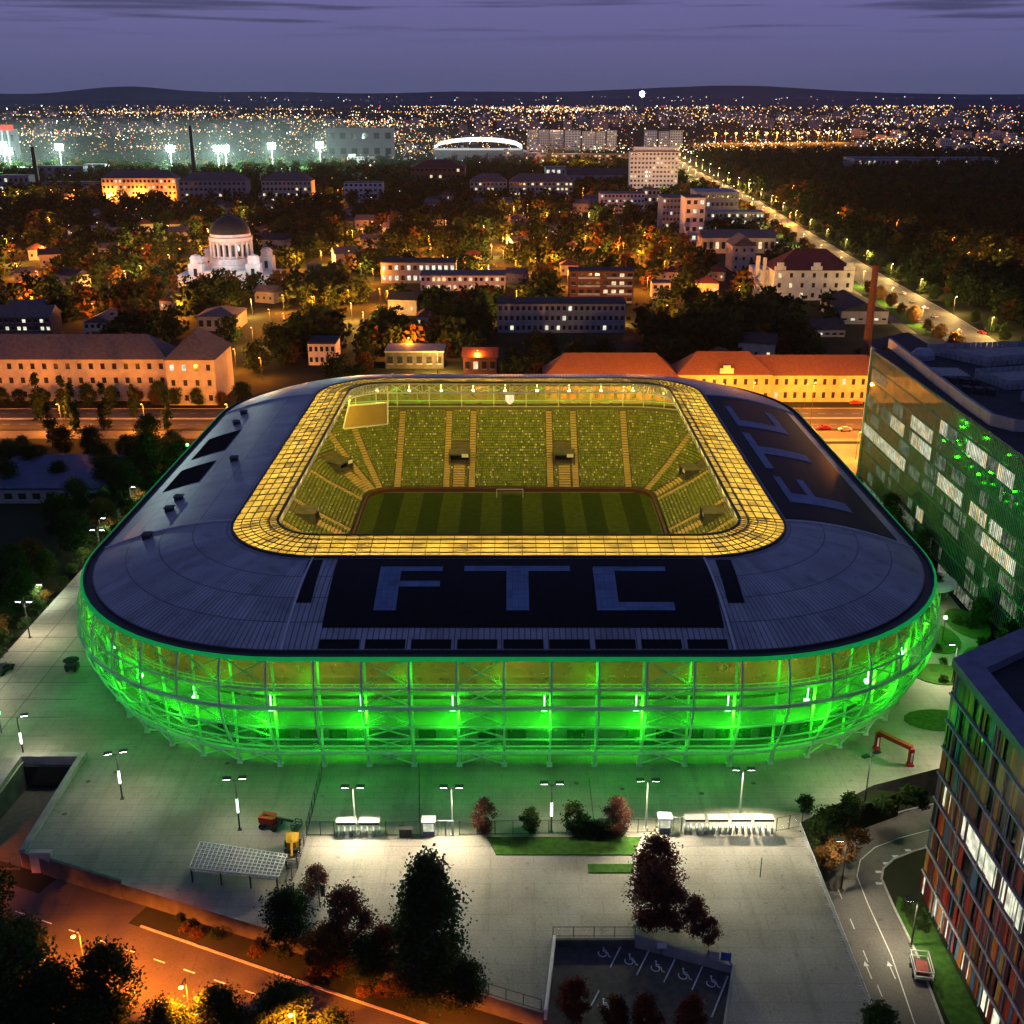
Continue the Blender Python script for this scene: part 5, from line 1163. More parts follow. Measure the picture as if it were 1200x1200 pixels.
# blocks in the middle distance: px left, right, base, eaves, depth, kind ...
BL = [
 ('apartment_block', 'brick apartment block with white balcony bays above the centre trees', 'apartment block', 667, 742, 356, 318, 13, 'brick', 'droof', 'flat', 4, 8, .35, 'e_win'),
 ('school_building', 'long pale low building with window bands behind the trees at centre', 'school', 583, 732, 390, 356, 15, 'greyw', 'droof', 'flat', 3, 22, .06, 'e_win2'),
 ('office_building', 'dark roofed building with a row of brightly lit windows left of centre', 'office building', 447, 534, 332, 308, 18, 'greyw', 'droof', 'flat', 2, 12, .8, 'e_win2'),
 ('clinic', 'white low clinic with lit ground floor windows beside the lit row', 'clinic', 493, 592, 341, 323, 18, 'white', 'slate', 'flat', 2, 16, .45, 'e_win'),
 ('house', 'small white house right of the brick apartment block', 'house', 764, 785, 350, 332, 9, 'white', 'slate', 'flat', 2, 3, .1, 'e_win'),
 ('house', 'pale block with vertical dark stripe left of the stadium roof', 'house', 362, 394, 428, 403, 14, 'white', 'droof', 'flat', 2, 5, .05, 'e_win'),
 ('pavilion', 'flat pavilion with pale lit canopy roof behind the far stand', 'pavilion', 452, 520, 432, 413, 14, 'dconc', 'conc', 'flat', 1, 6, .0, 'e_win'),
 ('house', 'small red brick house glowing orange behind the far stadium rim', 'house', 543, 582, 438, 419, 12, 'brick', 'redtile', 'gable', 1, 4, .3, 'e_win'),
 ('flat_block', 'dark block with scattered lit windows at the left photo edge', 'apartment block', -20, 62, 398, 372, 13, 'dconc', 'slate', 'gable', 3, 12, .6, 'e_win2'),
 ('hall', 'curved roof hall with a thin chimney behind the beige school', 'hall', 232, 278, 388, 371, 22, 'greyw', 'slate', 'hip', 1, 5, .0, 'e_win'),
 ('annex', 'dim pale annex behind the middle of the beige school roof', 'annex', 100, 134, 396, 378, 20, 'cream', 'slate', 'gable', 2, 5, .1, 'e_win2'),
 ('tower_office', 'tall pinkish slab tower with a rooftop band left of the avenue', 'office tower', 737, 793, 230, 178, 16, 'white', 'slate', 'flat', 10, 13, .06, 'e_win'),
 ('white_office', 'white office with curved front and dark window bands near the tower', 'office building', 703, 755, 250, 227, 22, 'white', 'slate', 'flat', 4, 12, .15, 'e_win2'),
 ('lit_house', 'warm lit pale building between white office and slab tower', 'house', 754, 773, 246, 222, 14, 'cream', 'slate', 'flat', 3, 4, .3, 'e_win'),
 ('modern_block', 'stepped white modern block with balcony bands beside the avenue', 'apartment block', 775, 800, 275, 232, 30, 'greyw', 'slate', 'flat', 6, 6, .1, 'e_win2'),
 ('modern_block', 'white slab with recessed balconies at the near end of the modern group', 'apartment block', 801, 824, 284, 232, 26, 'white', 'slate', 'flat', 5, 3, .1, 'e_win2'),
 ('modern_block', 'grey roofed modern block with rooftop plant behind the white slab', 'office building', 815, 864, 262, 226, 40, 'greyw', 'lou_', 'flat', 4, 9, .12, 'e_win2'),
 ('terrace_block', 'low long block with lit yellow office band beside the avenue trees', 'office building', 827, 894, 272, 249, 18, 'greyw', 'conc', 'flat', 3, 14, .55, 'e_win2'),
 ('old_workshop', 'long dark roofed workshop below the lit office band', 'workshop', 822, 908, 297, 279, 24, 'cream', 'slate', 'gable', 1, 12, .15, 'e_win'),
 ('orange_wall_block', 'long orange lit low block in front of the tower blocks', 'apartment block', 640, 742, 192, 181, 30, 'ochre', 'slate', 'flat', 3, 22, .25, 'e_win'),
 ('tenement', 'old tenement with mansard roof and orange lit windows on the left', 'tenement', 122, 208, 237, 209, 20, 'cream', 'slate', 'hip', 4, 18, .3, 'e_win'),
 ('tenement', 'pale tenement with gabled front right of the orange lit one', 'tenement', 212, 290, 239, 212, 22, 'greyw', 'slate', 'hip', 4, 14, .06, 'e_win'),
 ('tenement', 'tenement row with a few lit windows above the domed church', 'tenement', 308, 366, 238, 212, 22, 'cream', 'slate', 'hip', 4, 12, .22, 'e_win'),
 ('twin_block', 'pair of pale narrow apartment blocks left of the image centre', 'apartment block', 404, 449, 238, 214, 16, 'white', 'slate', 'flat', 4, 8, .05, 'e_win'),
 ('tenement', 'mansard tenement with warm windows left of a narrow gap at centre', 'tenement', 551, 594, 236, 213, 20, 'cream', 'slate', 'hip', 4, 9, .25, 'e_win'),
 ('tenement', 'long mansard tenement with warm windows right of the narrow gap', 'tenement', 597, 671, 236, 213, 20, 'cream', 'slate', 'hip', 4, 15, .3, 'e_win'),
 ('school_building', 'reddish school with white gable below the bright arena roof', 'school', 482, 545, 218, 196, 40, 'brick', 'redtile', 'hip', 3, 12, .05, 'e_win'),
 ('warehouse', 'dark roofed warehouse right of the mansard tenements', 'warehouse', 664, 735, 218, 205, 70, 'greyw', 'droof', 'gable', 1, 8, .05, 'e_win2'),
 ('warehouse', 'pale white warehouse front beside the dark roofed warehouse', 'warehouse', 639, 664, 214, 197, 40, 'white', 'slate', 'flat', 2, 4, .2, 'e_win2'),
 ('depot', 'long blue grey depot roof in the far right wood', 'depot', 1000, 1085, 196, 186, 60, 'greyw', 'blueroof', 'flat', 1, 16, .3, 'e_win2'),
 ('depot', 'second blue roofed depot at the far right edge of the wood', 'depot', 1090, 1170, 195, 186, 50, 'greyw', 'blueroof', 'flat', 1, 14, .15, 'e_win2'),
 ('sports_hall', 'blue sheet roofed hall under dark trees at the left edge', 'sports hall', -30, 118, 590, 574, 30, 'greyw', 'blueroof', 'flat', 1, 9, .0, 'e_win'),
]
M['lou_'] = lou
for i, (n_, l, c_, a, e_, pb, pt, d, wl, rf, rt, fl_, co_, lit, lm) in enumerate(BL):
    x0, x1, y, h = pxb(a, e_, pb, pt); W_ = (x1 - x0) / co_
    house(n_, l, c_, x0, x1, y, d, h, wl, rf, min(8, h * .45), fl_, co_, lit, rt, W_ * .55, h / fl_ * .45, litm=lm, seed=i, parts=(fl_ * co_ <= 100))
# white balcony bays of the brick apartment block
x0, x1, y, h = pxb(667, 742, 356, 318)
apt = [o for o in bpy.data.objects if o.get('label', '').startswith('brick apartment block')][0]
for u0, u1 in ((.13, .47), (.58, .97)):
    for f in range(4): b = MB(); xa, xb = x0 + (x1 - x0) * u0, x0 + (x1 - x0) * u1; z = ST + h * (f + .12) / 4; b.box(xa, xb, y - 1.4, y - .14, z, z + .25); b.box(xa, xb, y - 1.4, y - 1.3, z + .252, z + 1.1); b.build('balcony', M['white'], apt)
# tower slab: roof box and white side edge
tw = [o for o in bpy.data.objects if o.get('label', '').startswith('tall pinkish')][0]
x0, x1, y, h = pxb(737, 793, 230, 178); b = MB(); b.box(x0 + 4, x1 - 4, y + 3, y + 12, ST + h + .61, ST + h + 5); b.build('roof_house', M['white'], tw)
light('POINT', ((x0 + x1) / 2, y - 60, 15), (1, .62, .4), 90000, None, 2)
# the white curved stadium roof and the floodlit grounds on the left
def mast(px, pb, pt, label, n=2, p=0, col=(.7, 1, .86)):
    x, y = g(px, pb); z = hz(pt, y); o = empty('floodlight_mast', (x, y, ST), label, 'floodlight mast', 'floodlight masts of the far sports grounds')
    b = MB(); b.bar((x, y, ST), (x, y, z), 1.6, w2=.9, n=6); b.build('mast', M['steel'], o)
    b = MB(); b.box(x - 6, x + 6, y - .5, y + .5, z - 4.5, z + 4.5); b.build('lamp_frame', M['dsteel'], o)
    for i in range(4):
        for j in range(3): b = MB(); xx, zz = x - 4.5 + 3 * i, z - 3 + 3 * j; b.lathe([(0, -1.2), (1.3, -.9), (1.4, 0)], n=8); b.v = [(xx + q[0], y - .6 + q[2], zz + q[1]) for q in b.v]; b.build('floodlight', M['e_flood'], o)
    if p: light('POINT', (x, y - 4, z - 3), col, p, None, 3)
for px, pb, pt, l in ((8, 200, 170, 'floodlight mast at the left photo edge before the tall stand'), (14, 201, 177, 'lower floodlight mast next to the one at the left edge'), (73, 198, 172, 'brightest floodlight mast over the pale roofed left stand'), (202, 200, 174, 'floodlight mast right of the dark chimney group on the left'),
                      (257, 200, 174, 'left one of a close pair of floodlight masts'), (266, 200, 174, 'right one of a close pair of floodlight masts'), (320, 196, 171, 'floodlight mast between the pair and the rightmost mast'), (376, 196, 170, 'rightmost of the green lit row of floodlight masts')):
    mast(px, pb, pt, l, p=800000)
x, y = g(752, 126); 
o = empty('beacon_mast', (x, y, ST), 'brilliant white light on a mast at the horizon', 'light mast'); b = MB(); b.bar((x, y, ST), (x, y, hz(112, y)), 4, n=6); b.build('mast', M['steel'], o)
b = MB(); z_ = hz(110, y); b.lathe([(0, -24), (13, -21), (21, -12), (24, 0), (21, 12), (13, 21), (0, 24)], 0, 0, 16); b.v = [(x + q[0], y + q[1], z_ + q[2]) for q in b.v]; b.build('lamp_head', M['e_flood'], o)
# floodlit turf strips and stands
b = MB(); x0, y0 = g(-40, 206); x1, y1 = g(405, 182); b.quad((x0 - 60, y0, ST + .1), (x1 + 40, y0, ST + .1), (x1 + 140, y1 + 100, ST + .1), (x0 - 200, y1 + 100, ST + .1)); struct(b, 'sports_field', M['grass'])
for a, e_, pb, pt, l, wl in ((-10, 21, 190, 152, 'tall lit stand with glowing red roof edge at the far left', 'white'), (14, 46, 204, 197, 'pale stand roof under the leftmost masts', 'white'), (46, 99, 209, 195, 'grey roofed stand under the brightest mast', 'greyw'), (99, 124, 203, 193, 'short pale stand right of the grey roofed stand', 'white'), (0, 36, 226, 206, 'low grey block in front of the pale stand', 'greyw'), (50, 120, 224, 214, 'row of blue grey sheds before the grey stand', 'greyw'), (383, 462, 186, 150, 'greenish lit office slab behind the sports field', 'greyw')):
    x0, x1, y, h = pxb(a, e_, pb, pt); house('stand', l, 'stand', x0, x1, y, 18, h, wl, 'white' if wl == 'white' else 'slate', 4, 2, 6, .1, 'flat', (x1 - x0) / 12, h * .2, litm='e_win2')
x0, x1, y, h = pxb(-10, 21, 190, 152); red = em('red_roof_glow', (1, .1, .06), 1.0)
st_ = [o for o in bpy.data.objects if o.get('label', '').startswith('tall lit stand')][0]
b = MB(); b.box(x0 - 1, x1 + 1, y - 1.5, y - .5, ST + h - 1, ST + h + 8); b.build('glowing_edge', red, st_)
for k in range(4): b = MB(); xx = x0 + (x1 - x0) * (k + .6) / 4.6; b.bar((xx, y - .9, ST), (xx, y - .9, ST + h - 1.2), 2.6, n=6); b.build('lit_column', em('column_glow', (.75, 1, .95), .9), st_)
x0, x1, y, h = pxb(508, 612, 190, 176)
o = empty('arena', ((x0 + x1) / 2, y, ST), 'white glowing arena roof standing among the far city blocks', 'arena'); FOOT.append((x0, x1, y, y + 90))
b = MB(); b.box(x0, x1, y, y + 80, ST, ST + h); b.build('wall', M['greyw'], o)
b = MB(); n = 14
for i in range(n):
    u, v = i / n, (i + 1) / n; xa, xb = x0 + (x1 - x0) * u, x0 + (x1 - x0) * v; f_ = lambda t: ST + h + 2 + 12 * math.sin(PI * t) ** .5
    b.add([(xa, y, f_(u)), (xb, y, f_(v)), (xb, y + 80, f_(v) + 4), (xa, y + 80, f_(u) + 4)], [(0, 1, 2, 3)])
b.build('roof', em('arena_roof_glow', (.86, 1, .97), 2.4, .3), o)  # floodlighting of the white roof is put in as emission
# tall dark chimneys on the left
for px, pb, pt, w_, l in ((228, 205, 147, 7, 'tall dark power station chimney between the floodlight masts'), (45, 222, 172, 5, 'thin dark chimney in front of the left floodlit stands')):
    x, y = g(px, pb); b = MB(); b.lathe([(w_ * .6, ST), (w_ * .42, hz(pt, y)), (0, hz(pt, y))], x, y, 12); tag(b.build('chimney', M['dsteel']), l, 'chimney')
# tower blocks: pixel spans read off the skyline
TB = [(618, 630, 175, 152), (631, 643, 175, 152), (644, 660, 175, 152), (662, 680, 176, 153), (682, 697, 176, 154), (698, 709, 176, 154), (711, 722, 176, 153), (755, 769, 176, 153), (772, 783, 176, 154), (785, 799, 177, 153)]
for i, (a, e_, pb, pt) in enumerate(TB):
    x0, x1, y, h = pxb(a, e_, pb, pt)
    house('tower_block', 'pale ten storey tower block in the row left of the slab tower' if i < 7 else 'pale tower block standing behind the slab tower by the avenue', 'tower block', x0, x1, y, 14, h, 'white', 'slate', 3, 8, 5, .12, 'flat', (x1 - x0) / 9, h / 20, group='tower blocks in the long row' if i < 7 else 'tower blocks behind the slab tower', parts=False, seed=i)
light('POINT', (*g(670, 186), 30), (1, .75, .6), 500000, None, 4); light('POINT', (*g(775, 186), 30), (1, .75, .6), 300000, None, 4); light('POINT', (*g(690, 200), 14), ORANGE, 260000, None, 4); light('POINT', (*g(650, 199), 14), ORANGE, 200000, None, 4)  # added lights without posts, brightening the tower blocks
# far estates
rb_ = random.Random(99); fw = pm('estate_wall', (.62, .52, .5), (.45, .38, .38), .02, .9)
def estate(px0, px1, pb0, pb1, n, hmin, hmax, label, group, wide=1.):
    for i in range(n):
        px = rb_.uniform(px0, px1); pb = rb_.uniform(pb0, pb1); x, y = g(px, pb); w_ = rb_.uniform(18, 46) * wide * (y / 3000) ** .5; h = rb_.uniform(hmin, hmax); d = rb_.uniform(14, 22)
        b = MB(); b.box(x, x + w_, y, y + d, ST, ST + h); b.box(x + 2, x + w_ * .5, y + 3, y + d - 3, ST + h + .01, ST + h + 4)
        nf, nc = int(h / 4.5), int(w_ / 5)
        for f in range(nf):
            for c in range(nc):
                xx = x + w_ * (c + .5) / nc; zz = ST + h * (f + .35) / nf; k = rb_.random()
                b.box(xx - 1.2, xx + 1.2, y - .5, y - .05, zz, zz + 1.9, 2 if k < .10 else (3 if k < .14 else 1))
        o = b.build('city_block', [fw, M['win'], M['e_far1'], M['e_far2']]); tag(o, label, 'city block', group)
estate(570, 700, 143, 156, 22, 20, 42, 'small pale city block in the hazy rows beyond the tower blocks', 'city blocks beyond the tower blocks')
estate(700, 1190, 136, 152, 66, 18, 38, 'small warm lit estate block along the far right skyline', 'estate blocks on the far right')
estate(0, 570, 132, 160, 60, 10, 28, 'small dim city block in the far left spread of lights', 'city blocks on the far left')
estate(400, 640, 160, 200, 20, 8, 18, 'low dim city block near the glowing arena', 'low blocks around the arena', .8)
estate(960, 1190, 160, 180, 12, 8, 20, 'low pale hall beyond the dark wood on the right', 'halls beyond the right wood', 1.2)
# small houses among the trees
hs = random.Random(31); hn = 0
def free(x, y, m=0):
    for a, c, e_, f in FOOT:
        if a - m < x < c + m and e_ - m < y < f + m: return False
    return True
def avx(y):
    for (xa, ya), (xb, yb) in zip(av, av[1:]):
        if ya <= y <= yb: return xa + (xb - xa) * (y - ya) / (yb - ya)
    return av[-1][0]
protos = []
for k in range(5):
    o = empty('quarter_house', (0, 0, ST), 'x', 'house'); w_, d, h = (9, 11, 13, 8, 15)[k], 9 + k, (4.5, 6, 6.5, 5, 8)[k]
    b = MB(); b.box(-w_ / 2, w_ / 2, -d / 2, d / 2, -.4, h); b.build('wall', M[('white', 'cream', 'greyw', 'white', 'cream')[k]], o, world=False)
    b = MB(); hip(b, -w_ / 2, w_ / 2, -d / 2, d / 2, h + .01, 3.2, gable=k % 2 == 0); b.build('roof', M[('slate', 'redtile', 'slate', 'tile', 'droof')[k]], o, world=False)
    for c in range(3): b = MB(); x = -w_ / 2 + w_ * (c + .5) / 3; b.box(x - .6, x + .6, -d / 2 - .1, -d / 2 - .02, h * .35, h * .35 + 1.5); b.build('window', M['e_win'] if (c + k) % 3 == 0 and k != 2 else M['win'], o, world=False)
    protos.append(o)
first = set()
while hn < 70:
    y = hs.uniform(430, 1250); x = hs.uniform(-.47, .26) * y
    if not free(x, y, 8) or abs(x - avx(y)) < 36 or (x > avx(y)): continue
    k = hs.randrange(5); gl = ('houses in the dark quarter behind the stadium' if x < 0 else 'houses among the trees before the avenue')
    lb = 'small house half hidden by dark trees in the quarter behind the stadium' if x < 0 else 'small house half hidden by trees between stadium and avenue'
    if k not in first: first.add(k); o = protos[k]; o.location = (x, y, ST); o.rotation_euler = (0, 0, hs.uniform(-.5, .5)); o['label'] = lb; o['group'] = gl
    else: copy_tree(protos[k], (x, y, ST), hs.uniform(-.5, .5), hs.uniform(.85, 1.2), lb, gl)
    FOOT.append((x - 9, x + 9, y - 38, y + 8)); hn += 1
# ------------------------------------------------------------------ street lamps
def slamp_proto(name, hmat, h):
    o = empty(name, (0, 0, ST), 'x', 'street lamp'); b = MB(); b.bar((0, 0, 0), (0, 0, h), .2, w2=.12, n=6); b.bar((0, 0, h), (0, -1.4, h + .3), .1); b.build('pole', M['dsteel'], o, world=False)
    b = MB(); b.lathe([(0, -.1), (.26, 0), (.3, .08), (0, .2)], n=8); b.v = [(q[0], q[1] - 1.6, q[2] + h + .1) for q in b.v]; b.build('lamp_head', M[hmat], o, world=False); return o
SL = {'o': slamp_proto('street_lamp', 'e_sod', 9), 'w': slamp_proto('street_lamp', 'e_yel', 9)}; used = {'o': 0, 'w': 0}
NL = [0]
def slamp(kind, x, y, label, group, p, z=ST, col=None, dz=7.6, sc_=1., spot=0, tall=0):
    o = SL[kind]
    if used[kind]: o = copy_tree(SL[kind])
    used[kind] = 1; o.location = (x, y, z); o.scale = (sc_, sc_, tall or max(1, sc_ * .6)); o['label'] = label; o['group'] = group
    if p and spot: light('SPOT', (x, y - 1.6, z + 8.6), col, p, None, .3, spot, .35, aim=(x + .5, y - .6, z))
    elif p: light('POINT', (x, y - 1.6, z + dz), col or (ORANGE if kind == 'o' else YEL), p, None, .4)
for x in range(-235, -40, 28): slamp('o', x, 358.5, 'orange street lamp on the boulevard in front of the beige school', 'lamps on the left boulevard', 34000, col=(1, .27, .022))
for x in (15, 38, 60, 80, 100, 120): slamp('o', x, 358.5, 'orange street lamp on the boulevard behind the right roof curve', 'lamps on the right boulevard', 60000, col=(1, .27, .022), dz=16, tall=1.8)
for x in (20, 45, 75, 105, 128): slamp('o', x, 386, 'orange street lamp before the ochre barracks front', 'lamps before the barracks', 9500)
for x in (100, 118): light('POINT', (x, 335, 6), (1, .26, .02), 16000, None, .4)
slamp('o', 106, 326, 'orange street lamp on the square left of the glass block', 'lamps on the square', 16000, col=(1, .28, .025))
# foreground street
for x, y in ((-68, 113), (-52, 107), (-37, 99), (-24, 95), (-12, 90)): slamp('o', x, y, 'orange lamp among the dark trees of the foreground street', 'lamps of the foreground street', 78000, SZ, col=(1, .19, .008), spot=132)  # last lamp is added to brighten the right end of the street
slamp('o', -85, 122, 'orange lamp beyond the left end of the foreground street', None, 56000, SZ, col=(1, .15, .008), spot=132)
# sodium glows in the dark quarter, read off the photograph
GL = [(15, 310), (53, 304), (113, 314), (170, 307), (167, 329), (143, 342), (200, 315), (237, 304), (245, 282), (333, 366), (367, 368), (317, 384), (297, 407), (307, 445), (277, 434), (397, 303), (377, 310), (347, 316), (425, 280), (410, 310), (525, 318), (590, 310), (640, 293), (647, 315), (702, 305), (748, 310), (785, 306), (778, 323), (513, 438), (560, 436), (602, 255), (618, 253), (567, 278), (437, 273), (683, 234), (7, 238), (23, 238), (63, 236), (90, 236), (397, 236), (877, 224), (928, 231), (908, 244), (980, 262), (865, 246), (1115, 293), (1132, 312), (1170, 306), (1178, 322), (1188, 326), (1050, 271), (820, 352), (865, 355), (925, 262), (480, 420), (730, 300), (690, 262), (130, 237), (165, 237), (205, 238)]
rg = random.Random(17)
while len(GL) < 118:  # further lamps added at random to turn the quarter more orange
    px, py = rg.uniform(0, 790), 255 + 150 * rg.random()
    if py > 395 and px < 620: continue
    xx, yy_ = g(px, py)
    if free(xx, yy_, 1) and xx < avx(yy_) - 30: GL.append((px, py))
for i, (px, py) in enumerate(GL):
    x, y = g(px, py); s_ = max(1., y / 560)
    slamp('o', x, y, 'orange street lamp glowing among the trees of the dark quarter' if px < 800 else 'orange lamp glowing in the dark wood right of the avenue', 'orange lamps of the dark quarter' if px < 800 else 'orange lamps of the right wood', 36000 * (1 + (y / 900) ** 2) * rb_.uniform(.4, 1.4), col=(1, .26, .02) if i % 4 else (1, .5, .1), sc_=s_)
    FOOT.append((x - 5, x + 5, y - 42, y + 3))
slamp('w', *g(645, 383), 'white lamp shining before the long pale school at centre', None, 6000, col=WARM)
slamp('w', *g(223, 440), 'pale yellow lamp in bright foliage at the end of the beige school', None, 9000, col=(1, .8, .3))
# avenue lamps
yy = 430.; k = 0
while yy < 2300:
    x = avx(yy); sd = 1 if k % 2 else -1; s_ = max(1., yy / 520)
    slamp('w', x + sd * 12.2, yy, 'yellow lamp in the double row along the lit avenue', 'lamps along the avenue', (21000 if yy < 720 else 13000) * (1 + (yy / 1100) ** 1.6), col=(1, .60, .17), sc_=s_); yy += 22 + yy * .012; k += 1
# a row of orange lamps on the far right road
for i in range(13):
    x, y = g(838 + i * 12, 168 - i * .1); zt_ = ST + 22; o = empty('street_lamp', (x, y, ST), 'orange lamp in the long far row beyond the right wood', 'street lamp', 'far lamp row beyond the right wood')
    b = MB(); b.bar((x, y, ST), (x, y, zt_), .5, n=6); b.build('pole', M['dsteel'], o)
    b = MB(); b.lathe([(0, zt_ - 2.6), (2.2, zt_ - 1.6), (3, zt_ + .2), (2, zt_ + 1.8), (0, zt_ + 2.4)], x, y, 10); b.build('lamp_head', M['e_sod'], o)
    if i % 2 == 0: light('POINT', (x, y - 5, zt_ - 6), (1, .33, .04), 600000, None, 1)
# ------------------------------------------------------------------ far city lights: points of light too many to count
npr = np.random.default_rng(5); 
def lights_cloud(name, n, ypx, xf, mats, wts, rs_, zr, label, cat):
    oct_v = np.array([(1, 0, 0), (-1, 0, 0), (0, 1, 0), (0, -1, 0), (0, 0, 1), (0, 0, -1)], float); oct_f = np.array([(0, 2, 4), (2, 1, 4), (1, 3, 4), (3, 0, 4), (2, 0, 5), (1, 2, 5), (3, 1, 5), (0, 3, 5)])
    P_ = []
    cl_ = [(npr.uniform(*xf), npr.uniform(0, 1)) for _ in range(46)]
    while len(P_) < n:
        if npr.random() < .6:
            c_ = cl_[npr.integers(len(cl_))]; u = c_[0] + npr.normal(0, .03); v = c_[1] + npr.normal(0, .03)
        else: u, v = npr.uniform(*xf), npr.random()
        if not 0 <= v <= 1: continue
        py = ypx[0] + (ypx[1] - ypx[0]) * v ** 1.3
        y = g(600, py)[1]; x = u * y
        if x > avx(min(y, 2390)) - 20 and y < 2100: continue
        P_.append((x, y))
    P_ = np.array(P_); d = P_[:, 1]; r = d / 1110 * npr.uniform(*rs_, n); z = ST + npr.uniform(*zr, n) 
    V = np.stack([P_[:, 0], P_[:, 1], z], 1)[:, None, :] + oct_v[None] * r[:, None, None]
    Fc = oct_f[None] + (np.arange(n) * 6)[:, None, None]
    me = bpy.data.meshes.new(name); me.from_pydata(V.reshape(-1, 3).tolist(), [], Fc.reshape(-1, 3).tolist())
    for m in mats: me.materials.append(M[m])
    mi = npr.choice(len(mats), n, p=wts); me.polygons.foreach_set('material_index', np.repeat(mi, 8).tolist())
    o = bpy.data.objects.new(name, me); C.objects.link(o); tag(o, label, cat, kind='stuff')
lights_cloud('city_lights', 8800, (117, 186), (-.55, .55), ['e_far1', 'e_far2', 'e_far3', 'e_red', 'e_far4'], [.36, .18, .07, .03, .36], (.22, .66), (3, 14), 'countless small lights of the far city spread to the horizon', 'city lights')
lights_cloud('quarter_lights', 800, (172, 300), (-.5, .25), ['e_far1', 'e_far2', 'e_far3', 'e_red', 'e_far4'], [.4, .2, .08, .02, .3], (.2, .45), (3, 9), 'small window and yard lights scattered through the dark quarter', 'quarter lights')
lights_cloud('hill_lights', 230, (123.2, 124.4), (-.25, .5), ['e_far2', 'e_far3', 'e_far4'], [.3, .2, .5], (.2, .4), (15, 95), 'small lights on the far hillside', 'hill lights')
# bright bands of road lamps in the far city
b = MB()
for px0, px1, py in ((70, 255, 133), (20, 60, 136), (300, 380, 129), (470, 545, 126), (440, 520, 133)):
    k = px0
    while k < px1: x, y = g(k, py + .4 * math.sin(k)); r = y / 1110 * .42; b.lathe([(0, ST + 8 - r), (r, ST + 8), (0, ST + 8 + r)], x, y, 5, 0 if rb_.random() < .6 else 1); k += rb_.uniform(2.5, 5)
o = b.build('far_road_lights', [M['e_far1'], M['e_far2']]); tag(o, 'long strings of orange lamps along far roads near the horizon', 'road lights', kind='stuff')
# ------------------------------------------------------------------ trees
def crown_np(rng, n, ls, clumps, shape, h, r, base):
    """n leaf quads gathered in clumps inside a crown of height h - base and radius r"""
    cc = []
    while len(cc) < clumps:
        t = rng.uniform(0, 1)
        if shape == 'round': R_ = r * math.sin(PI * (t * .86 + .1)) ** .7
        elif shape == 'column': R_ = r * (.55 + .45 * math.sin(PI * min(1, t * 1.05 + .1))) * (1 if t < .75 else (1 - (t - .75) * 3.0))
        elif shape == 'cone': R_ = r * (1 - t) ** .75 + .12
        elif shape == 'shrub': R_ = r * math.sqrt(max(0, 1 - t * t))
        a = rng.uniform(0, 2 * PI); q = R_ * math.sqrt(rng.uniform(.15, 1)) * rng.uniform(.75, 1.1)
        cc.append((q * math.cos(a), q * math.sin(a), base + (h - base) * t))
    cc = np.array(cc); sp_ = r * .20
    idx = rng.integers(len(cc), size=n); ctr = cc[idx] + rng.normal(0, 1, (n, 3)) * sp_ * np.array([1, 1, .8])
    ctr[:, 2] = np.maximum(ctr[:, 2], base * .7)
    a = rng.normal(0, 1, (n, 3)); a /= np.linalg.norm(a, axis=1, keepdims=True); c = np.cross(a, rng.normal(0, 1, (n, 3))); c /= np.linalg.norm(c, axis=1, keepdims=True) + 1e-9
    s_ = (ls * rng.uniform(.6, 1.3, n))[:, None]
    V = np.stack([ctr - a * s_ * .55, ctr + c * s_ * .38, ctr + a * s_ * .55, ctr - c * s_ * .38], 1).reshape(-1, 3)
    return V
def leaf_mesh(name, V, mat):
    n = len(V) // 4; me = bpy.data.meshes.new(name); me.vertices.add(4 * n); me.vertices.foreach_set('co', V.astype(np.float32).ravel())
    me.loops.add(4 * n); me.loops.foreach_set('vertex_index', np.arange(4 * n, dtype=np.int32)); me.polygons.add(n)
    me.polygons.foreach_set('loop_start', np.arange(0, 4 * n, 4, dtype=np.int32)); me.polygons.foreach_set('loop_total', np.full(n, 4, dtype=np.int32)); me.update(calc_edges=True); me.materials.append(mat); return me
def trunk_mb(rr, h, base, r, lean=.3):
    b = MB(); p = Vector((0, 0, -.3)); w_ = .028 * h + .08; tops = []
    for i in range(4):
        q = Vector((rr.uniform(-lean, lean) * .5, rr.uniform(-lean, lean) * .5, h * .2 * (i + 1))); b.bar(p, q, w_, w2=w_ * .8, n=7); w_ *= .8; p = q; tops.append(q)
    for i in range(7):
        a = rr.uniform(0, 2 * PI); s = tops[i % 4]; L = r * rr.uniform(.5, .85); b.bar(s, s + Vector((math.cos(a) * L, math.sin(a) * L, L * rr.uniform(.5, 1.0))), w_ * .7, w2=.04, n=5)
    return b
def tree_proto(name, cat, shape, h, r, base, n, ls, clumps, mat, seed, trunk=True, loc=(0, 0, -500)):
    rng = np.random.default_rng(seed); rr = random.Random(seed); o = empty(name, loc, 'x', cat)
    if trunk: trunk_mb(rr, h, base, r).build('trunk', M['bark'], o, world=False)
    c = bpy.data.objects.new('crown', leaf_mesh('crown', crown_np(rng, n, ls, clumps, shape, h, r, base), M[mat])); C.objects.link(c); c.parent = o
    return o
TP = {}; tus = {}
def plant_tree(key, x, y, z, s, label, group=None, sz=None):
    o = TP[key]
    if tus.get(key): o = copy_tree(TP[key])
    tus[key] = 1; o.location = (x, y, z); o.scale = (s, s, sz or s); o.rotation_euler = (0, 0, R.uniform(0, 6.28)); o['label'] = label
    if group: o['group'] = group
    elif 'group' in o: del o['group']
    return o
TP['big'] = tree_proto('conifer_tree', 'tree', 'column', 20, 4.0, 1.2, 17000, .42, 190, 'ld', 1)
TP['maple'] = tree_proto('maple_tree', 'tree', 'round', 10, 3.0, 1.5, 7500, .32, 60, 'lm', 2)
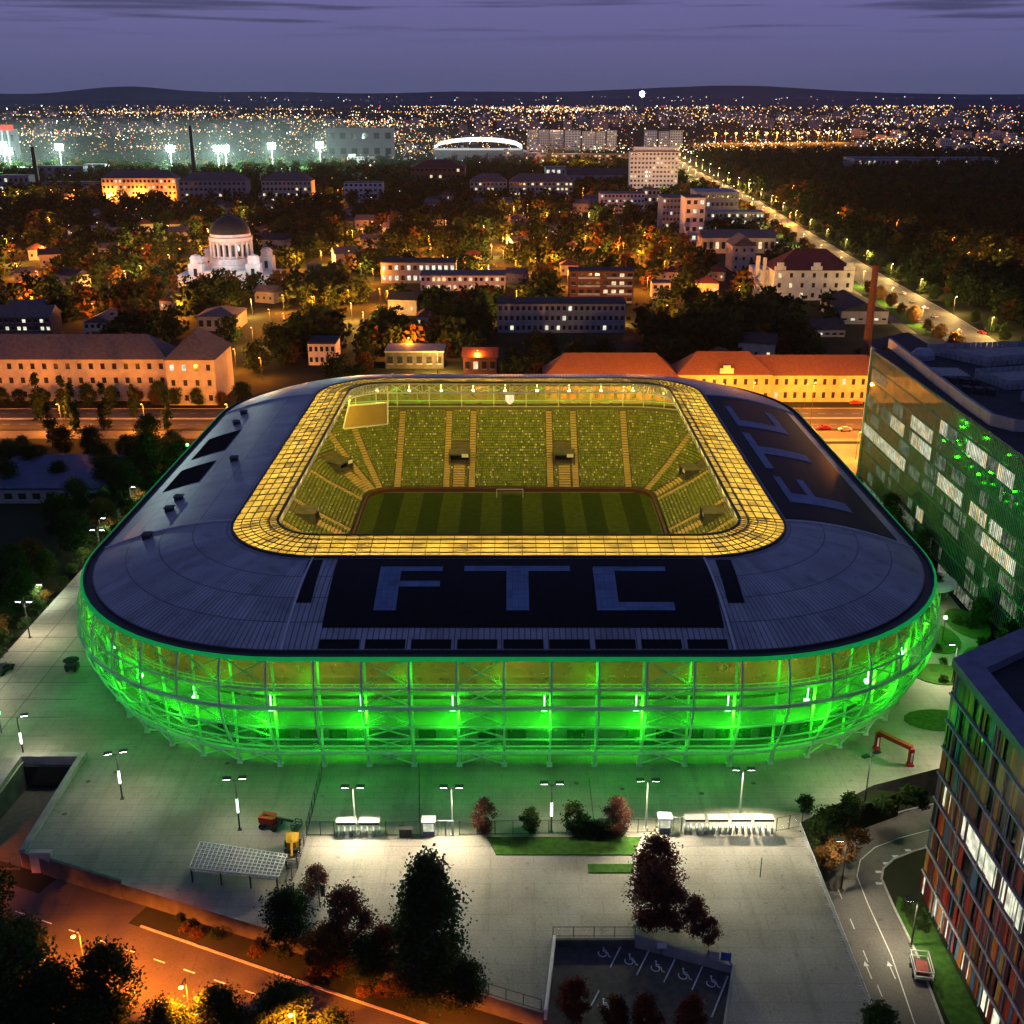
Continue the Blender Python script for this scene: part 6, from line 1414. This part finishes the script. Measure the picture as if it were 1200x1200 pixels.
TP['maple2'] = tree_proto('maple_tree', 'tree', 'round', 7, 2.3, 1.2, 4400, .29, 42, 'lm', 3)
TP['red'] = tree_proto('red_tree', 'tree', 'round', 7, 2.0, 1.4, 4400, .29, 42, 'lr', 4)
TP['small'] = tree_proto('green_tree', 'tree', 'round', 4.6, 1.8, .9, 1600, .36, 24, 'lg', 5)
TP['dark1'] = tree_proto('broadleaf_tree', 'tree', 'round', 12, 5, 1.8, 6120, 0.52, 72, 'ld', 6)
TP['dark2'] = tree_proto('broadleaf_tree', 'tree', 'round', 14, 5.2, 2.2, 6460, 0.55, 78, 'ld', 7)
TP['green1'] = tree_proto('broadleaf_tree', 'tree', 'round', 11, 4.6, 1.6, 5780, 0.48, 67, 'lg', 8)
TP['orange1'] = tree_proto('broadleaf_tree', 'tree', 'round', 10, 4.4, 1.6, 5100, 0.48, 61, 'lo', 9)
TP['poplar'] = tree_proto('poplar_tree', 'tree', 'column', 17, 2.3, 1.0, 3200, .6, 60, 'ld', 10)
TP['shrub'] = tree_proto('shrub', 'shrub', 'shrub', 2.2, 1.7, .1, 1500, .32, 22, 'lg', 12, trunk=False)
TP['shrubo'] = tree_proto('shrub', 'shrub', 'shrub', 1.9, 1.8, .1, 1300, .32, 20, 'lo', 13, trunk=False)
TP['far1'] = tree_proto('broadleaf_tree', 'tree', 'round', 12, 5.4, 1.6, 900, 1.25, 40, 'ld', 14)
TP['far2'] = tree_proto('broadleaf_tree', 'tree', 'round', 14, 6, 2, 900, 1.35, 40, 'ld', 15)
TP['far3'] = tree_proto('broadleaf_tree', 'tree', 'round', 11, 5, 1.6, 900, 1.2, 36, 'lg', 16)
TP['far4'] = tree_proto('broadleaf_tree', 'tree', 'round', 11, 5, 1.6, 900, 1.2, 36, 'lo', 17)
x, y = g(505, 1172, -1.5); plant_tree('big', x, y, -1.5, 1.0, 'tallest dark green tree at the front edge of the forecourt')
# maroon maple group on the forecourt
for px, py, k, s, l in ((768, 1062, 'maple', 1.0, 'tall maroon maple beside the forecourt lawn, tallest of its cluster'), (762, 1090, 'maple', .95, 'dark maroon maple nearest the white sign of the parking bay'), (790, 1092, 'maple2', .95, 'maroon maple in the middle of the cluster behind the bay'), (812, 1098, 'maple2', .8, 'smaller maroon maple stepping down to the sloping wall'), (830, 1108, 'maple2', .55, 'smallest maroon tree at the right tip of the cluster'),
                        (568, 978, 'maple2', .78, 'small maroon tree left of the lawn before the fence'), (722, 980, 'maple2', .85, 'rounded maroon tree at the right end of the lawn hedge'),
                        (672, 976, 'small', 1.0, 'dark round tree right of the pink banded lamp'), (622, 978, 'small', .85, 'dark round tree left of the pink banded lamp')):
    x, y = g(px, py, 0); plant_tree(k, x, y, .1, s, l)
for i in range(6): x, y = g(676 + i * 9, 978, 0); plant_tree('shrub', x, y, .1, .8, 'dark clipped hedge bush between the lamp and maroon tree', 'hedge bushes behind the lawn')
for px, py, k, s, l in ((770, 1020, 'shrub', .8, 'bright green bush under the tall maroon maple'),):
    x, y = g(px, py, 0); plant_tree(k, x, y, .1, s, l)
for px, py, k, s, l in ((372, 1056, 'maple2', .75, 'small red tree at the forecourt corner by the yellow lift'), (340, 1105, 'dark1', .62, 'dark bushy tree right below the steel canopy'), (408, 1118, 'maple', .95, 'tall russet tree below the banner pole'), (385, 1135, 'orange1', .6, 'orange brown tree at the verge below the canopy'), (455, 1140, 'red', 1.0, 'russet tree left of the tallest dark tree'), (432, 1150, 'dark1', .5, 'low dark tree between the russet trees'), (477, 1165, 'orange1', .5, 'olive brown tree hugging the tallest dark tree'), (545, 1178, 'dark1', .5, 'dark bush right of the tallest tree by the railing'),
                        (672, 1200, 'red', .9, 'dark red tree left at the parking bay entrance'), (720, 1212, 'red', .72, 'slim bright red tree in front of the parking bay'), (757, 1216, 'red', .8, 'broad dark red tree at the front of the parking bay'), (808, 1216, 'red', .82, 'rightmost rounded red tree before the parking bay'),
                        (1027, 1225, 'small', 1.15, 'dark tree at the bottom end of the barrier chain')):
    z = -1.6; x, y = g(px, py, z); plant_tree(k, x, y, z, s, l)
for px, py, k, s, l in ((20, 1210, 'dark2', .95, 'large dark tree filling the bottom left corner'), (70, 1225, 'dark1', .85, 'dark tree in the orange glow right of the corner tree'), (130, 1200, 'dark2', .72, 'dark round topped tree over the foreground street'), (110, 1230, 'green1', .6, 'olive tree low at the bottom left'), (200, 1240, 'dark1', .6, 'dark tree at the bottom edge before the pale road patch'), (260, 1230, 'dark2', .58, 'spiky dark tree beside the pale road patch'), (335, 1225, 'dark1', .66, 'dark tree near the glowing lamp at the bottom'), (-20, 1120, 'dark2', .9, 'tall dark tree at the left edge of the street'), (390, 1240, 'dark1', .5, 'dark tree at the bottom right of the street lamp'), (30, 1140, 'dark1', .6, 'dark tree lit orange from behind at the left'), (300, 1245, 'dark1', .5, 'dark low tree between two trees on the bottom edge')):
    x, y = g(px, py, SZ); plant_tree(k, x, y, SZ, s, l)
for i in range(22):
    px, py = (R.uniform(190, 470), 0); x, _ = g(px, 1120, SZ); x = R.uniform(-46, -14); y = kerbpt(x) + R.uniform(1.2, 4.5); plant_tree('shrubo' if i % 2 else 'shrub', x, y, SZ, R.uniform(.35, .7), 'low shrub on the verge between street and forecourt', 'verge shrubs')
# planted bank and promenade on the right
for px, py, k, s, l in ((943, 955, 'small', .7, 'single round small tree at the right end of the gate fence'), (960, 985, 'shrub', 1.5, 'dense dark bush at the left end of the planted bank'), (972, 968, 'shrub', 1.35, 'dark rounded bush behind the dense one on the bank'), (995, 962, 'small', .95, 'open young tree in the middle of the planted bank'), (1035, 950, 'shrub', .9, 'bush left of the bank lamp post'), (1062, 945, 'small', .75, 'small tree right of the bank lamp post'), (985, 1000, 'shrubo', 1.2, 'olive low bush on the kerb of the curved road'), (1005, 985, 'shrubo', .9, 'brownish bush above the curved kerb'), (968, 1010, 'shrubo', 1.0, 'dull olive bush nearest the barrier chain'), (1076, 940, 'shrub', 1.0, 'dark bush touching the striped office corner')):
    x, y = g(px, py, -.8); plant_tree(k, x, y, -.8, s, l)
for i in range(6): plant_tree('shrub', 54.5 + (i % 2) * .8, 124 - i * .8, ST + .1, .55, 'low green bush at the corner of the striped office lawn', 'bushes by the striped office')
for i in range(16): plant_tree('shrub', R.uniform(78, 96), R.uniform(176, 250), .05, R.uniform(.4, .9), 'low garden bush between stadium and glass block', 'garden bushes right of the stadium')
for i in range(7): plant_tree('green1', R.uniform(86, 96), 190 + i * 12, .05, R.uniform(.45, .65), 'garden tree mirrored in the glass block', 'garden trees by the glass block')
# trees on the left: promenade edge, hall, boulevard poplars
for i in range(30):
    y = 150 + i * 6.2; plant_tree(R.choice(('dark1', 'dark2', 'green1', 'orange1', 'dark1')), -102 - R.uniform(0, 13), y + R.uniform(-2, 2), ST + 2, R.uniform(.55, .85), 'tree in the dark belt along the left promenade', 'trees along the left promenade')
for i in range(24): plant_tree(R.choice(('shrub', 'shrub', 'shrubo')), -97.8 - R.uniform(0, 2.5), 160 + i * 7, -.6, R.uniform(.7, 1.3), 'low bush on the planted edge of the left promenade', 'bushes along the left promenade')
for px, py, s in ((48, 495, 1.0), (77, 492, .9), (88, 505, .95), (125, 505, .95), (158, 490, .7), (197, 505, .7), (62, 520, .8)): x, y = g(px, py); plant_tree('poplar', x, y, ST, s, 'dark slim poplar before the orange left boulevard', 'poplars before the left boulevard')
for i in range(34):
    x = R.uniform(-185, -98); y = R.uniform(296, 332); 
    if x > -98: continue
    plant_tree(R.choice(('dark1', 'dark2', 'dark1', 'green1')), x, y, ST, R.uniform(.45, .72), 'dark tree in the group between hall and left boulevard', 'trees before the left boulevard')
for i in range(12): x = R.uniform(-190, -118); y = R.uniform(205, 262); plant_tree(R.choice(('dark1', 'dark2')), x, y, ST, R.uniform(.7, 1.), 'dark tree in front of the blue roofed hall', 'trees before the blue hall')
for i in range(14): x = -184 + i * 8 + R.uniform(-2, 2); plant_tree(R.choice(('green1', 'orange1', 'dark1')), x, 389, ST, R.uniform(.45, .7), 'street tree under the front of the beige school', 'street trees by the beige school').name = 'street_tree'
for px, py in ((215, 470), (240, 468), (190, 472)): x, y = g(px, py); plant_tree('green1', x, y - 3, ST, .75, 'tree glowing yellow under the lamp at the beige school end', 'yellow lit trees at the school end')
# avenue trees
yy = 440.
while yy < 1500:
    for sd, k in ((15.5, 'green1' if yy < 620 else 'far3'), (-15, 'orange1' if yy < 620 else 'far4')):
        if R.random() < .9: plant_tree(k, avx(yy) + sd + R.uniform(-1, 1), yy, ST, R.uniform(.55, .8), 'lit tree in the green rows along the avenue', 'trees along the avenue').name = 'street_tree'
    yy += 15 + yy * .012
# individual trees of the dark quarter
nt_ = 0
while nt_ < 185:
    y = 402 + 200 * R.random() ** 1.5; x = R.uniform(-.48, .5) * y
    if not free(x, y, 2) or abs(x - avx(y)) < 24: continue
    right = x > avx(y)
    plant_tree(R.choice(('far1', 'far2', 'far1', 'far2', 'far3', 'far4')), x, y, ST, R.uniform(.65, 1.05), 'dark tree of the park wood right of the avenue' if right else 'dark tree in the quarter behind the stadium', 'trees of the right park wood' if right else 'trees of the dark quarter'); nt_ += 1
# far woods as one mass
def woods(name, n, ymin, ymax, xf, label, seed, leaves=100, keep=None):
    rng = np.random.default_rng(seed); base = [crown_np(rng, leaves, 2.5, 26, 'round', 13, 6, 1.5) for _ in range(5)]; Vs = [[], [], []]; k = 0
    while k < n:
        y = ymin + (ymax - ymin) * rng.random() ** 1.25; x = rng.uniform(*xf) * y
        if not free(x, y, 3): continue
        d_ = x - avx(min(y, 2390))
        if abs(d_) < 26 + y * .006 or (keep == 'right' and d_ < 0) or (keep == 'left' and d_ > 0): continue
        Vs[rng.choice(3, p=(.68, .2, .12))].append(base[rng.integers(5)] * rng.uniform(.65, 1.15) + np.array([x, y, ST])); k += 1
    allv = np.concatenate([np.concatenate(v) for v in Vs if v]); me = leaf_mesh(name, allv, M['ld']); me.materials.append(M['lg']); me.materials.append(M['lo'])
    mi = np.concatenate([np.full(sum(len(q) for q in v) // 4, i, dtype=np.int32) for i, v in enumerate(Vs) if v]); me.polygons.foreach_set('material_index', mi)
    o = bpy.data.objects.new(name, me); C.objects.link(o); tag(o, label, 'woods', kind='stuff')
woods('park_woods', 3200, 520, 2300, (.1, .6), 'dark mass of the park wood right of the avenue', 3, keep='right')
woods('quarter_woods', 4600, 470, 1900, (-.52, .3), 'mass of dark trees covering the quarter behind the stadium', 4, keep='left')
woods('distant_woods', 1500, 1900, 5200, (-.5, .5), 'dark tree masses between the far city lights', 6, leaves=26)

# ------------------------------------------------------------------ evening haze over the city
def haze(density):
    b = MB(); b.box(-16000, 16000, -60, 21000, ST - 1, 420); m, nt, out = newmat('evening_haze')
    v = N(nt, 'ShaderNodeVolumePrincipled'); v.inputs['Density'].default_value = density; v.inputs['Color'].default_value = (.9, .93, 1, 1); v.inputs['Anisotropy'].default_value = .3
    nt.links.new(v.outputs[0], out.inputs['Volume']); o = b.build('haze', m); tag(o, kind='stuff')
HAZE = 1.4e-5
if HAZE: haze(HAZE)

# added volume over the sports ground, standing in for the floodlights' lens bloom
x0, y0 = g(-60, 205); x1, y1 = g(470, 190)
b = MB(); n_ = 40; mx_, my_ = (x0 + x1) / 2 - 40, 1785.
for k in range(13):
    a_ = -PI / 2 + PI * k / 12
    for q in range(n_): t = 2 * PI * q / n_; b.v.append((mx_ + 640 * math.cos(a_) * math.cos(t), my_ + 150 * math.cos(a_) * math.sin(t), 20 + 52 * math.sin(a_)))
b.f = [(k * n_ + q, k * n_ + (q + 1) % n_, (k + 1) * n_ + (q + 1) % n_, (k + 1) * n_ + q) for k in range(12) for q in range(n_)]; b.m = [0] * len(b.f)
m, nt, out = newmat('floodlight_bloom')
v = N(nt, 'ShaderNodeVolumePrincipled'); v.inputs['Density'].default_value = 2.4e-4; v.inputs['Color'].default_value = (.9, 1, .96, 1)
nt.links.new(v.outputs[0], out.inputs['Volume']); tag(b.build('bloom_mist', m), kind='stuff')  # added volume imitating the bloom round the lamps
